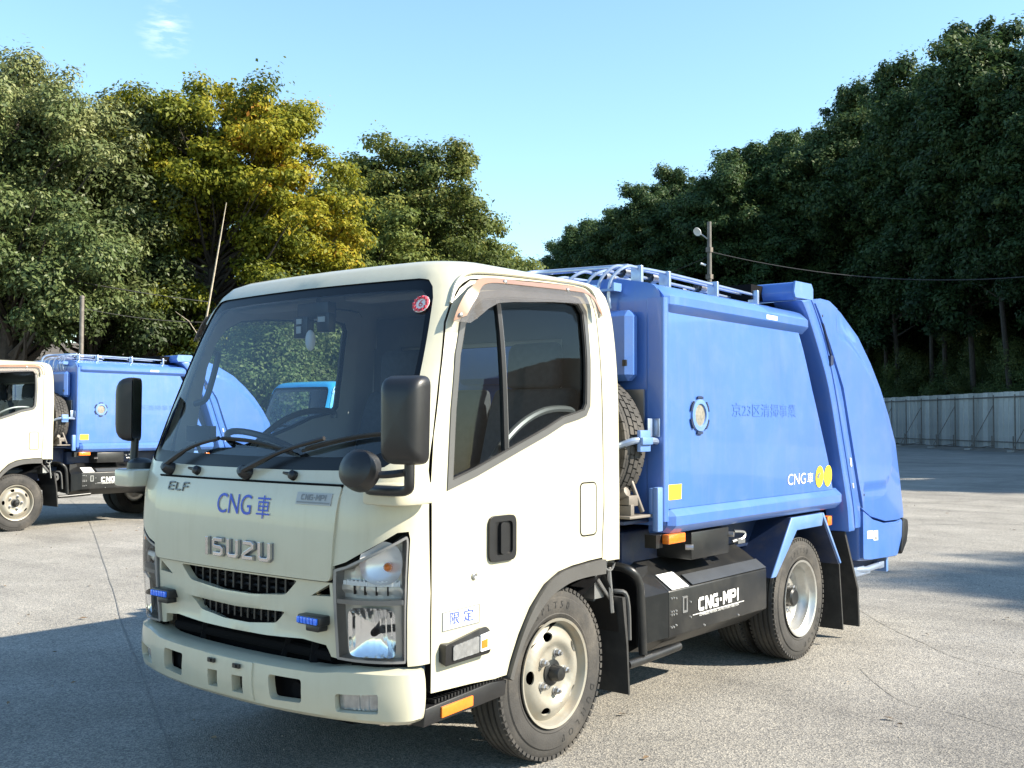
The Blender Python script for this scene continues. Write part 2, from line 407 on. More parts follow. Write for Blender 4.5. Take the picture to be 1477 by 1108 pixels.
class MB:
    """Collects vertices and faces, then links them as one mesh object."""
    def __init__(s):
        s.v = []; s.f = []; s.m = []

    def add(s, vs, fs, mi=0):
        b = len(s.v)
        s.v += [tuple(p) for p in vs]
        s.f += [tuple(b + i for i in f) for f in fs]
        s.m += [mi] * len(fs)
        return s

    def box(s, a, b, mi=0):
        (x0, y0, z0), (x1, y1, z1) = a, b
        x0, x1 = min(x0, x1), max(x0, x1); y0, y1 = min(y0, y1), max(y0, y1); z0, z1 = min(z0, z1), max(z0, z1)
        vs = [(x0, y0, z0), (x1, y0, z0), (x1, y1, z0), (x0, y1, z0), (x0, y0, z1), (x1, y0, z1), (x1, y1, z1), (x0, y1, z1)]
        return s.add(vs, [(0, 3, 2, 1), (4, 5, 6, 7), (0, 1, 5, 4), (1, 2, 6, 5), (2, 3, 7, 6), (3, 0, 4, 7)], mi)

    def prism(s, poly, axis, a, b, mi=0):
        """poly: 2D points in the two other axes (x: (y,z), y: (x,z), z: (x,y))."""
        def P(p, w):
            return {'x': (w, p[0], p[1]), 'y': (p[0], w, p[1]), 'z': (p[0], p[1], w)}[axis]
        n = len(poly)
        ar = sum(poly[i][0] * poly[(i + 1) % n][1] - poly[(i + 1) % n][0] * poly[i][1] for i in range(n))
        if ar < 0: poly = list(reversed(poly))
        vs = [P(p, a) for p in poly] + [P(p, b) for p in poly]
        fs = [tuple(reversed(range(n))), tuple(range(n, 2 * n))] + [(i, (i + 1) % n, n + (i + 1) % n, n + i) for i in range(n)]
        if (axis == 'y') != (b < a): fs = [tuple(reversed(f)) for f in fs]
        return s.add(vs, fs, mi)

    def tube(s, path, r, n=8, mi=0, cap=True):
        pts = [Vector(p) for p in path]
        rr = r if isinstance(r, (list, tuple)) else [r] * len(pts)
        vs = []; fs = []
        ref = None
        for i, p in enumerate(pts):
            d = (pts[min(i + 1, len(pts) - 1)] - pts[max(i - 1, 0)])
            d = d.normalized() if d.length > 1e-9 else Vector((0, 0, 1))
            if ref is None:
                ref = Vector((0, 0, 1)) if abs(d.z) < 0.9 else Vector((1, 0, 0))
            a = d.cross(ref)
            a = a.normalized() if a.length > 1e-6 else d.orthogonal().normalized()
            b = d.cross(a)
            ref = -b if ref.dot(-b) > 0 else b
            for k in range(n):
                t = 2 * math.pi * k / n
                vs.append(p + (a * math.cos(t) + b * math.sin(t)) * rr[i])
        for i in range(len(pts) - 1):
            for k in range(n):
                fs.append((i * n + k, i * n + (k + 1) % n, (i + 1) * n + (k + 1) % n, (i + 1) * n + k))
        if cap:
            fs += [tuple(reversed(range(n))), tuple(range((len(pts) - 1) * n, len(pts) * n))]
        return s.add(vs, fs, mi)

    def lathe(s, prof, n, frame, mi=0, closed=False):
        """prof: (axial, radius) pairs; frame: (origin, axis, e1, e2)."""
        o, ax, e1, e2 = [Vector(q) for q in frame]
        vs = []; fs = []; k = len(prof)
        for i in range(n):
            t = 2 * math.pi * i / n
            d = e1 * math.cos(t) + e2 * math.sin(t)
            vs += [o + ax * a + d * r for a, r in prof]
        for i in range(n):
            j = (i + 1) % n
            for q in range(k if closed else k - 1):
                w = (q + 1) % k
                fs.append((i * k + q, j * k + q, j * k + w, i * k + w))
        return s.add(vs, fs, mi)

    def build(s, name, mats, parent=None, smooth=38, bev=0.0, seg=2, merge=0.0, kind=None, fixn=False):
        me = bpy.data.meshes.new(name)
        me.from_pydata([tuple(v) for v in s.v], [], s.f)
        if not isinstance(mats, (list, tuple)): mats = [mats]
        for q in mats: me.materials.append(MATS[q])
        if any(s.m): me.polygons.foreach_set('material_index', s.m)
        if merge or bev or fixn:
            bm = bmesh.new(); bm.from_mesh(me)
            if merge: bmesh.ops.remove_doubles(bm, verts=bm.verts, dist=merge)
            if fixn: bmesh.ops.recalc_face_normals(bm, faces=bm.faces)
            if bev:
                es = [e for e in bm.edges if len(e.link_faces) == 2 and e.calc_face_angle(0) > R(35)]
                bmesh.ops.bevel(bm, geom=es, offset=bev, segments=seg, affect='EDGES', profile=0.5, clamp_overlap=True)
            bm.to_mesh(me); bm.free()
        if smooth:
            me.polygons.foreach_set('use_smooth', [True] * len(me.polygons))
            me.set_sharp_from_angle(angle=R(smooth))
        me.update()
        o = bpy.data.objects.new(name, me)
        COL.objects.link(o)
        if parent: o.parent = parent
        if kind: o['kind'] = kind
        return o


def inpoly(P, poly):
    x, y = P[:, 0], P[:, 1]
    c = np.zeros(len(P), bool)
    n = len(poly)
    for i in range(n):
        x0, y0 = poly[i]; x1, y1 = poly[(i + 1) % n]
        if y0 == y1: continue
        t = ((y0 > y) != (y1 > y)) & (x < (x1 - x0) * (y - y0) / (y1 - y0) + x0)
        c ^= t
    return c


def dens(poly, step):
    out = []
    n = len(poly)
    for i in range(n):
        a = np.array(poly[i], float); b = np.array(poly[(i + 1) % n], float)
        k = max(1, int(math.ceil(np.linalg.norm(b - a) / step)))
        for j in range(k): out.append(tuple(a + (b - a) * j / k))
    return out


def rounded(poly, r, n=4):
    """Round the corners of a polygon (r: one radius or one per corner)."""
    out = []
    k = len(poly)
    for i in range(k):
        p = np.array(poly[i], float); a = np.array(poly[i - 1], float); b = np.array(poly[(i + 1) % k], float)
        ri = r[i] if isinstance(r, (list, tuple)) else r
        la, lb = np.linalg.norm(a - p), np.linalg.norm(b - p)
        if ri <= 0 or la < 1e-6 or lb < 1e-6:
            out.append(tuple(p)); continue
        q = min(ri, la * 0.45, lb * 0.45)
        s0 = p + (a - p) / la * q; s1 = p + (b - p) / lb * q
        for j in range(n + 1):
            t = j / n
            out.append(tuple((1 - t) ** 2 * s0 + 2 * t * (1 - t) * p + t * t * s1))
    return out


def inset(poly, d):
    n = len(poly)
    P = [np.array(p, float) for p in poly]
    ar = sum(P[i][0] * P[(i + 1) % n][1] - P[(i + 1) % n][0] * P[i][1] for i in range(n))
    sg = 1 if ar > 0 else -1
    out = []
    for i in range(n):
        e0 = P[i] - P[i - 1]; e1 = P[(i + 1) % n] - P[i]
        l0 = np.linalg.norm(e0) or 1; l1 = np.linalg.norm(e1) or 1
        n0 = np.array([-e0[1], e0[0]]) / l0 * sg; n1 = np.array([-e1[1], e1[0]]) / l1 * sg
        mm = n0 + n1
        l = np.dot(mm, n0)
        out.append(tuple(P[i] + mm * (d / max(l, 0.35))))
    return out


def smoothpath(pts, n=6, closed=False):
    """Catmull-Rom through points (any dimension)."""
    P = [np.array(p, float) for p in pts]
    k = len(P)
    out = []
    for i in range(k if closed else k - 1):
        p0 = P[i - 1] if (closed or i > 0) else P[0]
        p1 = P[i]; p2 = P[(i + 1) % k]
        p3 = P[(i + 2) % k] if (closed or i + 2 < k) else P[-1]
        for j in range(n):
            t = j / n
            out.append(tuple(0.5 * ((2 * p1) + (-p0 + p2) * t + (2 * p0 - 5 * p1 + 4 * p2 - p3) * t * t + (-p0 + 3 * p1 - 3 * p2 + p3) * t ** 3)))
    if not closed: out.append(tuple(P[-1]))
    return out


def patch(mb, poly, surf, step=0.05, holes=(), th=0.015, centre=(0, 0.8, 1.2), seam=None, mi=(0, 0, 0), sc=(1, 1), inner=True):
    """A panel cut from a curved surface: outer skin, turned-in edges, inner skin.
    poly/holes live in the surface's own 2D parameters; sc scales them to metres."""
    S = np.array(sc, float)
    loops = [dens([tuple(np.array(p) * S) for p in q], step) for q in [poly] + list(holes)]
    pts = []; edges = []
    for q in loops:
        b = len(pts); pts += q
        edges += [(b + i, b + (i + 1) % len(q)) for i in range(len(q))]
    nb = len(pts)
    A = np.array(pts)
    lo, hi = A.min(0), A.max(0)
    gx = np.arange(lo[0] + step * 0.5, hi[0], step); gy = np.arange(lo[1] + step * 0.5, hi[1], step)
    if len(gx) and len(gy):
        G = np.stack(np.meshgrid(gx, gy), -1).reshape(-1, 2)
        ok = inpoly(G, loops[0])
        for h in loops[1:]: ok &= ~inpoly(G, h)
        G = G[ok]
        if len(G):
            dmin = np.min(np.linalg.norm(G[:, None, :] - A[None, :, :], axis=2), axis=1)
            G = G[dmin > step * 0.45]
            pts = pts + [tuple(g) for g in G]
    res = delaunay_2d_cdt([Vector(p) for p in pts], edges, [], 0, 1e-7)
    V = np.array([tuple(p) for p in res[0]]); F = np.array([f for f in res[2] if len(f) == 3])
    cen = V[F].mean(1)
    ok = inpoly(cen, loops[0])
    for h in loops[1:]: ok &= ~inpoly(cen, h)
    F = F[ok]
    U = V / S
    h = 1e-4
    P = np.array([surf(a, b) for a, b in U])
    N = np.cross(np.array([surf(a + h, b) for a, b in U]) - P, np.array([surf(a, b + h) for a, b in U]) - P)
    N /= np.maximum(np.linalg.norm(N, axis=1), 1e-12)[:, None]
    c = np.array(centre)
    if np.sum((P - c) * N) < 0: N = -N
    tri_n = np.cross(P[F[:, 1]] - P[F[:, 0]], P[F[:, 2]] - P[F[:, 0]])
    if np.sum(tri_n * N[F[:, 0]]) < 0: F = F[:, ::-1]
    mb.add(P, [tuple(f) for f in F], mi[0])
    if th <= 0: return mb
    Q = P - N * th
    if inner: mb.add(Q, [tuple(f[::-1]) for f in F], mi[1])
    cnt = {}
    for f in F:
        for i in range(3):
            a, b = int(f[i]), int(f[(i + 1) % 3])
            cnt[(a, b)] = cnt.get((a, b), 0) + 1
    vs = []; fs = []
    for (a, b) in cnt:
        if (b, a) in cnt: continue
        if seam and seam(U[a]) and seam(U[b]): continue
        k = len(vs)
        vs += [P[a], P[b], Q[b], Q[a]]
        fs.append((k, k + 3, k + 2, k + 1))
    mb.add(vs, fs, mi[2])
    return mb


def mirror(mb):
    n = len(mb.v)
    q = MB()
    q.v = mb.v + [(-x, y, z) for x, y, z in mb.v]
    q.f = mb.f + [tuple(n + i for i in reversed(f)) for f in mb.f]
    q.m = mb.m + mb.m
    return q


def flipx(mb):
    q = MB()
    q.v = [(-x, y, z) for x, y, z in mb.v]
    q.f = [tuple(reversed(f)) for f in mb.f]
    q.m = list(mb.m)
    return q


def text_mesh(body, size):
    cu = bpy.data.curves.new('lettering', 'FONT')
    cu.body = body; cu.size = size; cu.align_x = 'CENTER'; cu.align_y = 'CENTER'; cu.resolution_u = 4
    ob = bpy.data.objects.new('lettering', cu)
    COL.objects.link(ob)
    dg = bpy.context.evaluated_depsgraph_get()
    me = bpy.data.meshes.new_from_object(ob.evaluated_get(dg))
    vs = [(v.co.x, v.co.y) for v in me.vertices]; fs = [tuple(p.vertices) for p in me.polygons]
    bpy.data.objects.remove(ob); bpy.data.curves.remove(cu); bpy.data.meshes.remove(me)
    return vs, fs


def put_text(name, body, size, fn, material, parent, sx=1.0, bold=0.0):
    vs, fs = text_mesh(body, size)
    mb = MB()
    mb.add([fn(x * sx, y) for x, y in vs], fs)
    return mb.build(name, material, parent, smooth=0)


GLY = {
    'I': (0.16, [[(0.08, -0.14), (0.08, 1.14)]]),
    'S': (0.8, [[(0.8, 1), (0.12, 1), (0, 0.88), (0, 0.62), (0.12, 0.52), (0.68, 0.48), (0.8, 0.38), (0.8, 0.12), (0.68, 0), (0, 0)]]),
    'U': (0.8, [[(0, 1.14), (0, 0.14), (0.14, 0), (0.66, 0), (0.8, 0.14), (0.8, 1.14)]]),
    'Z': (0.8, [[(0, 1), (0.68, 1), (0.8, 0.9), (0.8, 0.7), (0.1, 0.25), (0, 0.12), (0, 0), (0.8, 0)]]),
    'E': (0.75, [[(0.75, 1), (0.1, 1), (0, 0.9), (0, 0.1), (0.1, 0), (0.75, 0)], [(0, 0.5), (0.7, 0.5)]]),
    'L': (0.7, [[(0, 1), (0, 0.1), (0.1, 0), (0.7, 0)]]),
    'F': (0.7, [[(0.7, 1), (0.1, 1), (0, 0.9), (0, -0.12)], [(0, 0.5), (0.65, 0.5)]]),
    'C': (0.8, [[(0.8, 1), (0.12, 1), (0, 0.88), (0, 0.12), (0.12, 0), (0.8, 0)]]),
    'N': (0.8, [[(0, -0.14), (0, 1), (0.12, 1), (0.68, 0), (0.8, 0), (0.8, 1.14)]]),
    'G': (0.8, [[(0.8, 1), (0.12, 1), (0, 0.88), (0, 0.12), (0.12, 0), (0.8, 0), (0.8, 0.5), (0.45, 0.5)]]),
    '-': (0.3, [[(0.0, 0.45), (0.3, 0.45)]]),
    'M': (0.95, [[(0, -0.14), (0, 1), (0.12, 1), (0.47, 0.35), (0.83, 1), (0.95, 1), (0.95, -0.14)]]),
    'P': (0.8, [[(0, -0.14), (0, 1), (0.68, 1), (0.8, 0.88), (0.8, 0.55), (0.68, 0.43), (0, 0.43)]]),
}


def stroke_word(mb, word, h, w, fn, gap=0.28, depth=0.0, aspect=1.0, slant=0.0):
    """Lettering drawn as thick strokes; fn maps (x, y, height above surface) to a point."""
    tot = sum(GLY[c][0] * aspect + gap for c in word) - gap
    cx = -tot * h / 2
    for c in word:
        gw, lines = GLY[c]
        for L in lines:
            P = [np.array([cx + (x * aspect + (y - 0.5) * slant) * h, (y - 0.5) * h]) for x, y in L]
            n = len(P); lft = []; rgt = []
            for i in range(n):
                d0 = P[i] - P[max(i - 1, 0)]; d1 = P[min(i + 1, n - 1)] - P[i]
                if i == 0: d0 = d1
                if i == n - 1: d1 = d0
                d0 = d0 / np.linalg.norm(d0); d1 = d1 / np.linalg.norm(d1)
                n0 = np.array([-d0[1], d0[0]]); n1 = np.array([-d1[1], d1[0]])
                mm = n0 + n1
                mm = mm / max(np.dot(mm, n0), 0.5)
                lft.append(P[i] + mm * w / 2); rgt.append(P[i] - mm * w / 2)
            vs = []; fs = []
            for i in range(n):
                vs += [fn(*lft[i], depth), fn(*rgt[i], depth)]
                if depth:
                    vs += [fn(*lft[i], 0), fn(*rgt[i], 0)]
            k = 4 if depth else 2
            for i in range(n - 1):
                a, b = i * k, (i + 1) * k
                fs.append((a, a + 1, b + 1, b))
                if depth:
                    fs += [(a + 2, a, b, b + 2), (a + 1, a + 3, b + 3, b + 1)]
            if depth:
                e = (n - 1) * k
                fs += [(0, 2, 3, 1), (e, e + 1, e + 3, e + 2)]
            mb.add(vs, fs)
        cx += (gw * aspect + gap) * h
    return mb


def copy_tree(o, parent=None):
    c = o.copy()
    COL.objects.link(c)
    c.parent = parent
    for ch in list(o.children):
        copy_tree(ch, c)
    return c


def pchip(X, Y):
    X = np.array(X, float); Y = np.array(Y, float)
    h = np.diff(X); dl = np.diff(Y) / h
    d = np.zeros(len(X))
    for i in range(1, len(X) - 1):
        if dl[i - 1] * dl[i] > 0:
            w1 = 2 * h[i] + h[i - 1]; w2 = h[i] + 2 * h[i - 1]
            d[i] = (w1 + w2) / (w1 / dl[i - 1] + w2 / dl[i])
    d[0], d[-1] = dl[0], dl[-1]

    def f(x):
        x = min(max(x, X[0]), X[-1])
        i = min(max(int(np.searchsorted(X, x)) - 1, 0), len(h) - 1)
        t = (x - X[i]) / h[i]
        return (Y[i] * (1 + 2 * t) * (1 - t) ** 2 + d[i] * h[i] * t * (1 - t) ** 2 + Y[i + 1] * t * t * (3 - 2 * t) + d[i + 1] * h[i] * t * t * (t - 1))
    return f

# ------------------------------------------------------------------ ground, terrain
FH = Vector((-math.sin(YAW), math.cos(YAW), 0))     # camera's level heading
RH = Vector((math.cos(YAW), math.sin(YAW), 0))


def W(lat, dep, z=0.0):
    """A place in the yard: metres to the side of and ahead of where the photograph was taken."""
    p = Vector((CAM.x, CAM.y, 0)) + RH * lat + FH * dep
    return Vector((p.x, p.y, z))


def hill(lat, dep):
    """Height of the wooded slope at a place."""
    a = 0.30 * max(0, lat - 27)
    b = 0.16 * max(0, dep - 88) * min(1, max(0, (lat + 6) / 10))
    c = 0.14 * max(0, dep - 33) * min(1, max(0, (-lat) / 6)) * (1 if dep < 70 else 1)
    return min(max(a, b, c), 14.0)


def smoothstep(a, b, x):
    t = min(1, max(0, (x - a) / (b - a)))
    return t * t * (3 - 2 * t)


mb = MB(); S = 1500
mb.add([(-S, -S, 0), (S, -S, 0), (S, S, 0), (-S, S, 0)], [(0, 1, 2, 3)])
ground = mb.build('ground', 'asphalt', smooth=0)
tag(ground, 'pale worn asphalt of the open yard', 'yard', kind='structure')


def strip(name, pts, w, material, parent, z=0.004, seed=1):
    rg = random.Random(seed); P = [np.array(p[:2], float) for p in smoothpath(pts, 10)]
    vs = []; fs = []
    for i, p in enumerate(P):
        d = P[min(i + 1, len(P) - 1)] - P[max(i - 1, 0)]; d /= np.linalg.norm(d); n = np.array((-d[1], d[0]))
        off = rg.uniform(-1, 1) * w * 0.8; ww = w * rg.uniform(0.4, 1.2)
        a = p + n * (off + ww); b = p + n * (off - ww)
        vs += [(a[0], a[1], z), (b[0], b[1], z)]
        if i: fs.append((2 * i - 2, 2 * i - 1, 2 * i + 1, 2 * i))
    mb = MB(); mb.add(vs, fs)
    return mb.build(name, material, parent, smooth=0)


strip('seam', [(-14.5, 7.2), (-10.8, 5.46), (-4.785, 2.313), (-3.5, 1.62), (-1.91, 0.807), (-1.19, 0.426), (-0.35, -0.013), (0.6, -0.6)], 0.0045, 'tar', ground, 0.004, 3)
strip('crack', [(0.3, 5.6), (0.856, 4.872), (1.25, 4.45), (1.529, 4.161), (1.957, 3.946), (2.8, 3.5)], 0.0035, 'tar', ground, 0.004, 5)
strip('crack', [(1.15, 3.55), (1.6, 2.95), (1.9, 2.86), (2.25, 2.72), (3.0, 2.6)], 0.003, 'tar', ground, 0.004, 7)
strip('crack', [tuple(W(2.2, 15.2))[:2], tuple(W(4.5, 14.6))[:2], tuple(W(6.5, 15.0))[:2], tuple(W(9, 14.8))[:2]], 0.012, 'tar', ground, 0.004, 8)

# dirt verge along the fence and the wooded slopes behind
rg = random.Random(11)
mb = MB(); vs = []; fs = []
for i in range(41):
    dep = 28 + i * 1.9; base = 25.9 - (dep - 46) * 0.085
    vs += [W(base - 1.5 - rg.uniform(0, 1.1), dep, 0.005), W(base - 0.5, dep, 0.06 + rg.uniform(0, 0.05)), W(base + 5.0, dep, 0.05)]
    if i:
        a = 3 * i
        fs += [(a - 3, a - 2, a + 1, a), (a - 2, a - 1, a + 2, a + 1)]
mb.add(vs, fs); v = mb.build('verge', 'dirt', smooth=60); tag(v, 'brown dirt verge along the foot of the steel fence', 'verge', kind='structure')


def terrain(name, l0, l1, nl, d0, d1, nd, label):
    rg = random.Random(5); vs = []; fs = []
    for i in range(nl + 1):
        for j in range(nd + 1):
            lat = l0 + (l1 - l0) * i / nl; dep = d0 + (d1 - d0) * j / nd
            h = hill(lat, dep)
            e = min(i, nl - i, j, nd - j)
            vs.append(W(lat, dep, (h + rg.uniform(0, 0.35) if h > 0.05 else -0.25) if e > 0 else min(h, 0) - 0.25))
    for i in range(nl):
        for j in range(nd):
            a = i * (nd + 1) + j
            fs.append((a, a + 1, a + nd + 2, a + nd + 1))
    mb = MB(); mb.add(vs, fs); o = mb.build(name, 'soil', smooth=80); tag(o, label, 'slope', kind='structure')
    return o


terrain('hillside', 26.5, 110, 40, 22, 150, 44, 'dark wooded slope rising behind the steel fence')
terrain('hillside', -6, 27, 18, 87, 150, 24, 'dark wooded slope rising at the far end of the yard')
terrain('bank', -60, -0.5, 30, 32, 90, 26, 'shaded earth bank under the autumn trees')

# scattered stones and chips
rg = random.Random(21); mb = MB()
for k in range(420):
    dep = rg.uniform(3.2, 22) ** 1.0; lat = rg.uniform(-0.55, 0.55) * dep; r = rg.uniform(0.003, 0.011) * (0.7 + dep / 25)
    c = W(lat, dep, r * 0.4)
    q = [c + Vector((rg.uniform(.5, 1) * r * math.cos(a), rg.uniform(.5, 1) * r * math.sin(a), 0)) for a in (0, 1.5, 3.0, 4.6)] + [c + Vector((0, 0, r * 0.6)), c - Vector((0, 0, r * 0.5))]
    mb.add(q, [(0, 1, 4), (1, 2, 4), (2, 3, 4), (3, 0, 4), (1, 0, 5), (2, 1, 5), (3, 2, 5), (0, 3, 5)])
o = mb.build('loose_stones', 'pebble', smooth=0); tag(o, 'tiny loose stones and chips scattered on the asphalt', 'stones', kind='stuff')

# a few dry leaves blown across the yard
rg = random.Random(31); mb = MB()
for k in range(170):
    dep = rg.uniform(3.4, 26); lat = rg.uniform(-0.55, 0.55) * dep; L = rg.uniform(0.015, 0.038); a = rg.uniform(0, 6.28)
    c = W(lat, dep, 0.008); d = Vector((math.cos(a), math.sin(a), 0)); n = Vector((-d.y, d.x, 0))
    mb.add([c - d * L, c + n * L * 0.45 + Vector((0, 0, 0.010)), c + d * L + Vector((0, 0, 0.006)), c - n * L * 0.45 + Vector((0, 0, 0.004))], [(0, 1, 2), (0, 2, 3)])
mat('dry_leaf', (0.16, 0.10, 0.05), 0.8, vary=0.5, vscale=2)
o = mb.build('fallen_leaves', 'dry_leaf', smooth=0); tag(o, 'small dry leaves blown across the asphalt', 'leaves', kind='stuff')

# ------------------------------------------------------------------ truck cab (front at y = 0, rear towards +y, visible side at +x)
ROWS = [  # t, z, front y, front bow, half width, rear y, corner rx, corner ry
    (0.40, 0.40, 0.045, 0.050, 0.838, 1.522, 0.22, 0.17),
    (0.60, 0.60, 0.022, 0.050, 0.840, 1.522, 0.22, 0.17),
    (0.85, 0.85, 0.003, 0.052, 0.842, 1.522, 0.22, 0.17),
    (1.10, 1.10, 0.014, 0.055, 0.842, 1.522, 0.21, 0.16),
    (1.20, 1.20, 0.038, 0.055, 0.838, 1.525, 0.19, 0.15),
    (1.30, 1.30, 0.078, 0.055, 0.834, 1.530, 0.17, 0.13),
    (1.60, 1.60, 0.208, 0.055, 0.822, 1.537, 0.14, 0.11),
    (1.90, 1.90, 0.340, 0.050, 0.790, 1.537, 0.13, 0.10),
    (1.98, 1.98, 0.376, 0.050, 0.768, 1.532, 0.13, 0.10),
    (2.04, 2.030, 0.406, 0.050, 0.745, 1.522, 0.14, 0.12),
    (2.10, 2.062, 0.455, 0.050, 0.705, 1.492, 0.16, 0.14),
    (2.18, 2.080, 0.540, 0.050, 0.640, 1.432, 0.18, 0.16),
    (2.36, 2.093, 0.720, 0.040, 0.450, 1.250, 0.20, 0.15),
    (2.70, 2.100, 0.990, 0.004, 0.020, 1.010, 0.015, 0.01)]
RREAR = 0.03
_T = [r[0] for r in ROWS]
CABF = [pchip(_T, [r[i] for r in ROWS]) for i in range(1, 8)]


_ROWC = {}


def cabrow(t):
    k = round(t, 7)
    r = _ROWC.get(k)
    if r is None:
        r = _ROWC[k] = [f(t) for f in CABF]
    return r


def cab(s, t):
    sg = -1.0 if s < 0 else 1.0
    s = abs(s)
    z, yf, b, xs, yr, rx, ry = cabrow(t)
    x1 = xs - rx
    rr = min(RREAR, xs * 0.4)
    y0 = yf + b * (x1 / xs) ** 2
    sl = 2 * b * x1 / xs ** 2
    y2 = y0 + ry + sl * rx
    if s <= 1:
        x = x1 * s; y = yf + b * (x / xs) ** 2
    elif s <= 2:
        a = (s - 1) * math.pi / 2
        x = x1 + rx * math.sin(a); y = y0 + ry * (1 - math.cos(a)) + sl * rx * math.sin(a)
    elif s <= 3:
        x = xs; y = y2 + (yr - rr - y2) * (s - 2)
    elif s <= 4:
        a = (s - 3) * math.pi / 2
        x = xs - rr * (1 - math.cos(a)); y = yr - rr + rr * math.sin(a)
    else:
        x = (xs - rr) * (5 - s); y = yr
    return (sg * x, y, z)


def Sf(x, t):
    """Surface parameter of the point at width x on the front."""
    z, yf, b, xs, yr, rx, ry = cabrow(t)
    sg = -1 if x < 0 else 1
    x = abs(x); x1 = xs - rx
    if x <= x1: return sg * x / x1
    return sg * (1 + math.asin(min(1, (x - x1) / rx)) * 2 / math.pi)


def Ss(y, t):
    """Surface parameter of the point at length y on the side."""
    z, yf, b, xs, yr, rx, ry = cabrow(t)
    x1 = xs - rx
    rr = min(RREAR, xs * 0.4)
    y2 = yf + b * (x1 / xs) ** 2 + ry + 2 * b * x1 / xs ** 2 * rx
    if y2 <= y <= yr - rr: return 2 + (y - y2) / (yr - rr - y2)
    lo, hi = (1.0, 2.0) if y < y2 else (3.0, 3.98)
    for _ in range(26):
        md = (lo + hi) / 2
        if cab(md, t)[1] < y: lo = md
        else: hi = md
    return lo


def cabn(s, t, off=0.0):
    p = np.array(cab(s, t)); h = 1e-3
    sg = -1 if s < 0 else 1
    n = np.cross(np.array(cab(s + h * sg, t)) - p, np.array(cab(s, t + h)) - p) * sg
    n = n / np.linalg.norm(n)
    if np.dot(n, p - np.array((0, 0.8, 1.2))) < 0: n = -n
    return tuple(p + n * off)


SC = (0.42, 1.0)
mat('lamp_ring', (0.24, 0.235, 0.23), 0.3, metal=0.3, vary=0.05)
DOOR = [(0.256, 0.430), (0.254, 0.80), (0.252, 1.20), (0.272, 1.371), (0.322, 1.583), (0.385, 1.80), (0.428, 1.885), (0.475, 1.942), (0.545, 1.983),
        (0.70, 2.002), (1.0, 2.020), (1.28, 2.032), (1.345, 2.024), (1.380, 1.995), (1.390, 1.90), (1.388, 1.62), (1.382, 1.284), (1.378, 1.05), (1.366, 0.90), (1.363, 0.815),
        (1.239, 0.814), (1.12, 0.806), (1.024, 0.790), (0.931, 0.748), (0.842, 0.667), (0.773, 0.570), (0.722, 0.474), (0.700, 0.418)]
GLASS = [(0.365, 1.195), (0.393, 1.469), (0.428, 1.678), (0.470, 1.80), (0.52, 1.868), (0.60, 1.915), (0.74, 1.935), (1.20, 1.960), (1.262, 1.952), (1.290, 1.91), (1.283, 1.70),
         (1.264, 1.50), (1.240, 1.468), (1.19, 1.455), (1.088, 1.435), (0.961, 1.386), (0.783, 1.327), (0.509, 1.235)]


def z2t(z):
    return z if z < 1.98 else 1.98 + (z - 1.98) * 0.06 / 0.05


def dsurf(off=0.0):
    return lambda y, z: cabn(Ss(y, z2t(z)), z2t(z), off)


WS = [(0.0, 1.252), (0.30, 1.252), (0.52, 1.256)]   # lower edge of the screen, (x, t)


def ws_poly(grow=0.0):
    """Outline of the windscreen in (s, t), right half then mirrored."""
    h = [(0.0, 1.236 - grow), (Sf(0.3, 1.236), 1.236 - grow), (Sf(0.52, 1.24), 1.240 - grow), (1.10, 1.246 - grow), (1.30 + grow, 1.258 - grow * 0.7), (1.43 + grow, 1.285),
         (1.47 + grow, 1.33), (1.44 + grow, 1.45), (1.39 + grow, 1.6), (1.34 + grow, 1.75), (1.29 + grow, 1.90), (1.25 + grow, 1.945), (1.16 + grow * .5, 1.975 + grow * .7), (0.98, 1.984 + grow), (0.6, 1.986 + grow), (0.0, 1.988 + grow)]
    return h


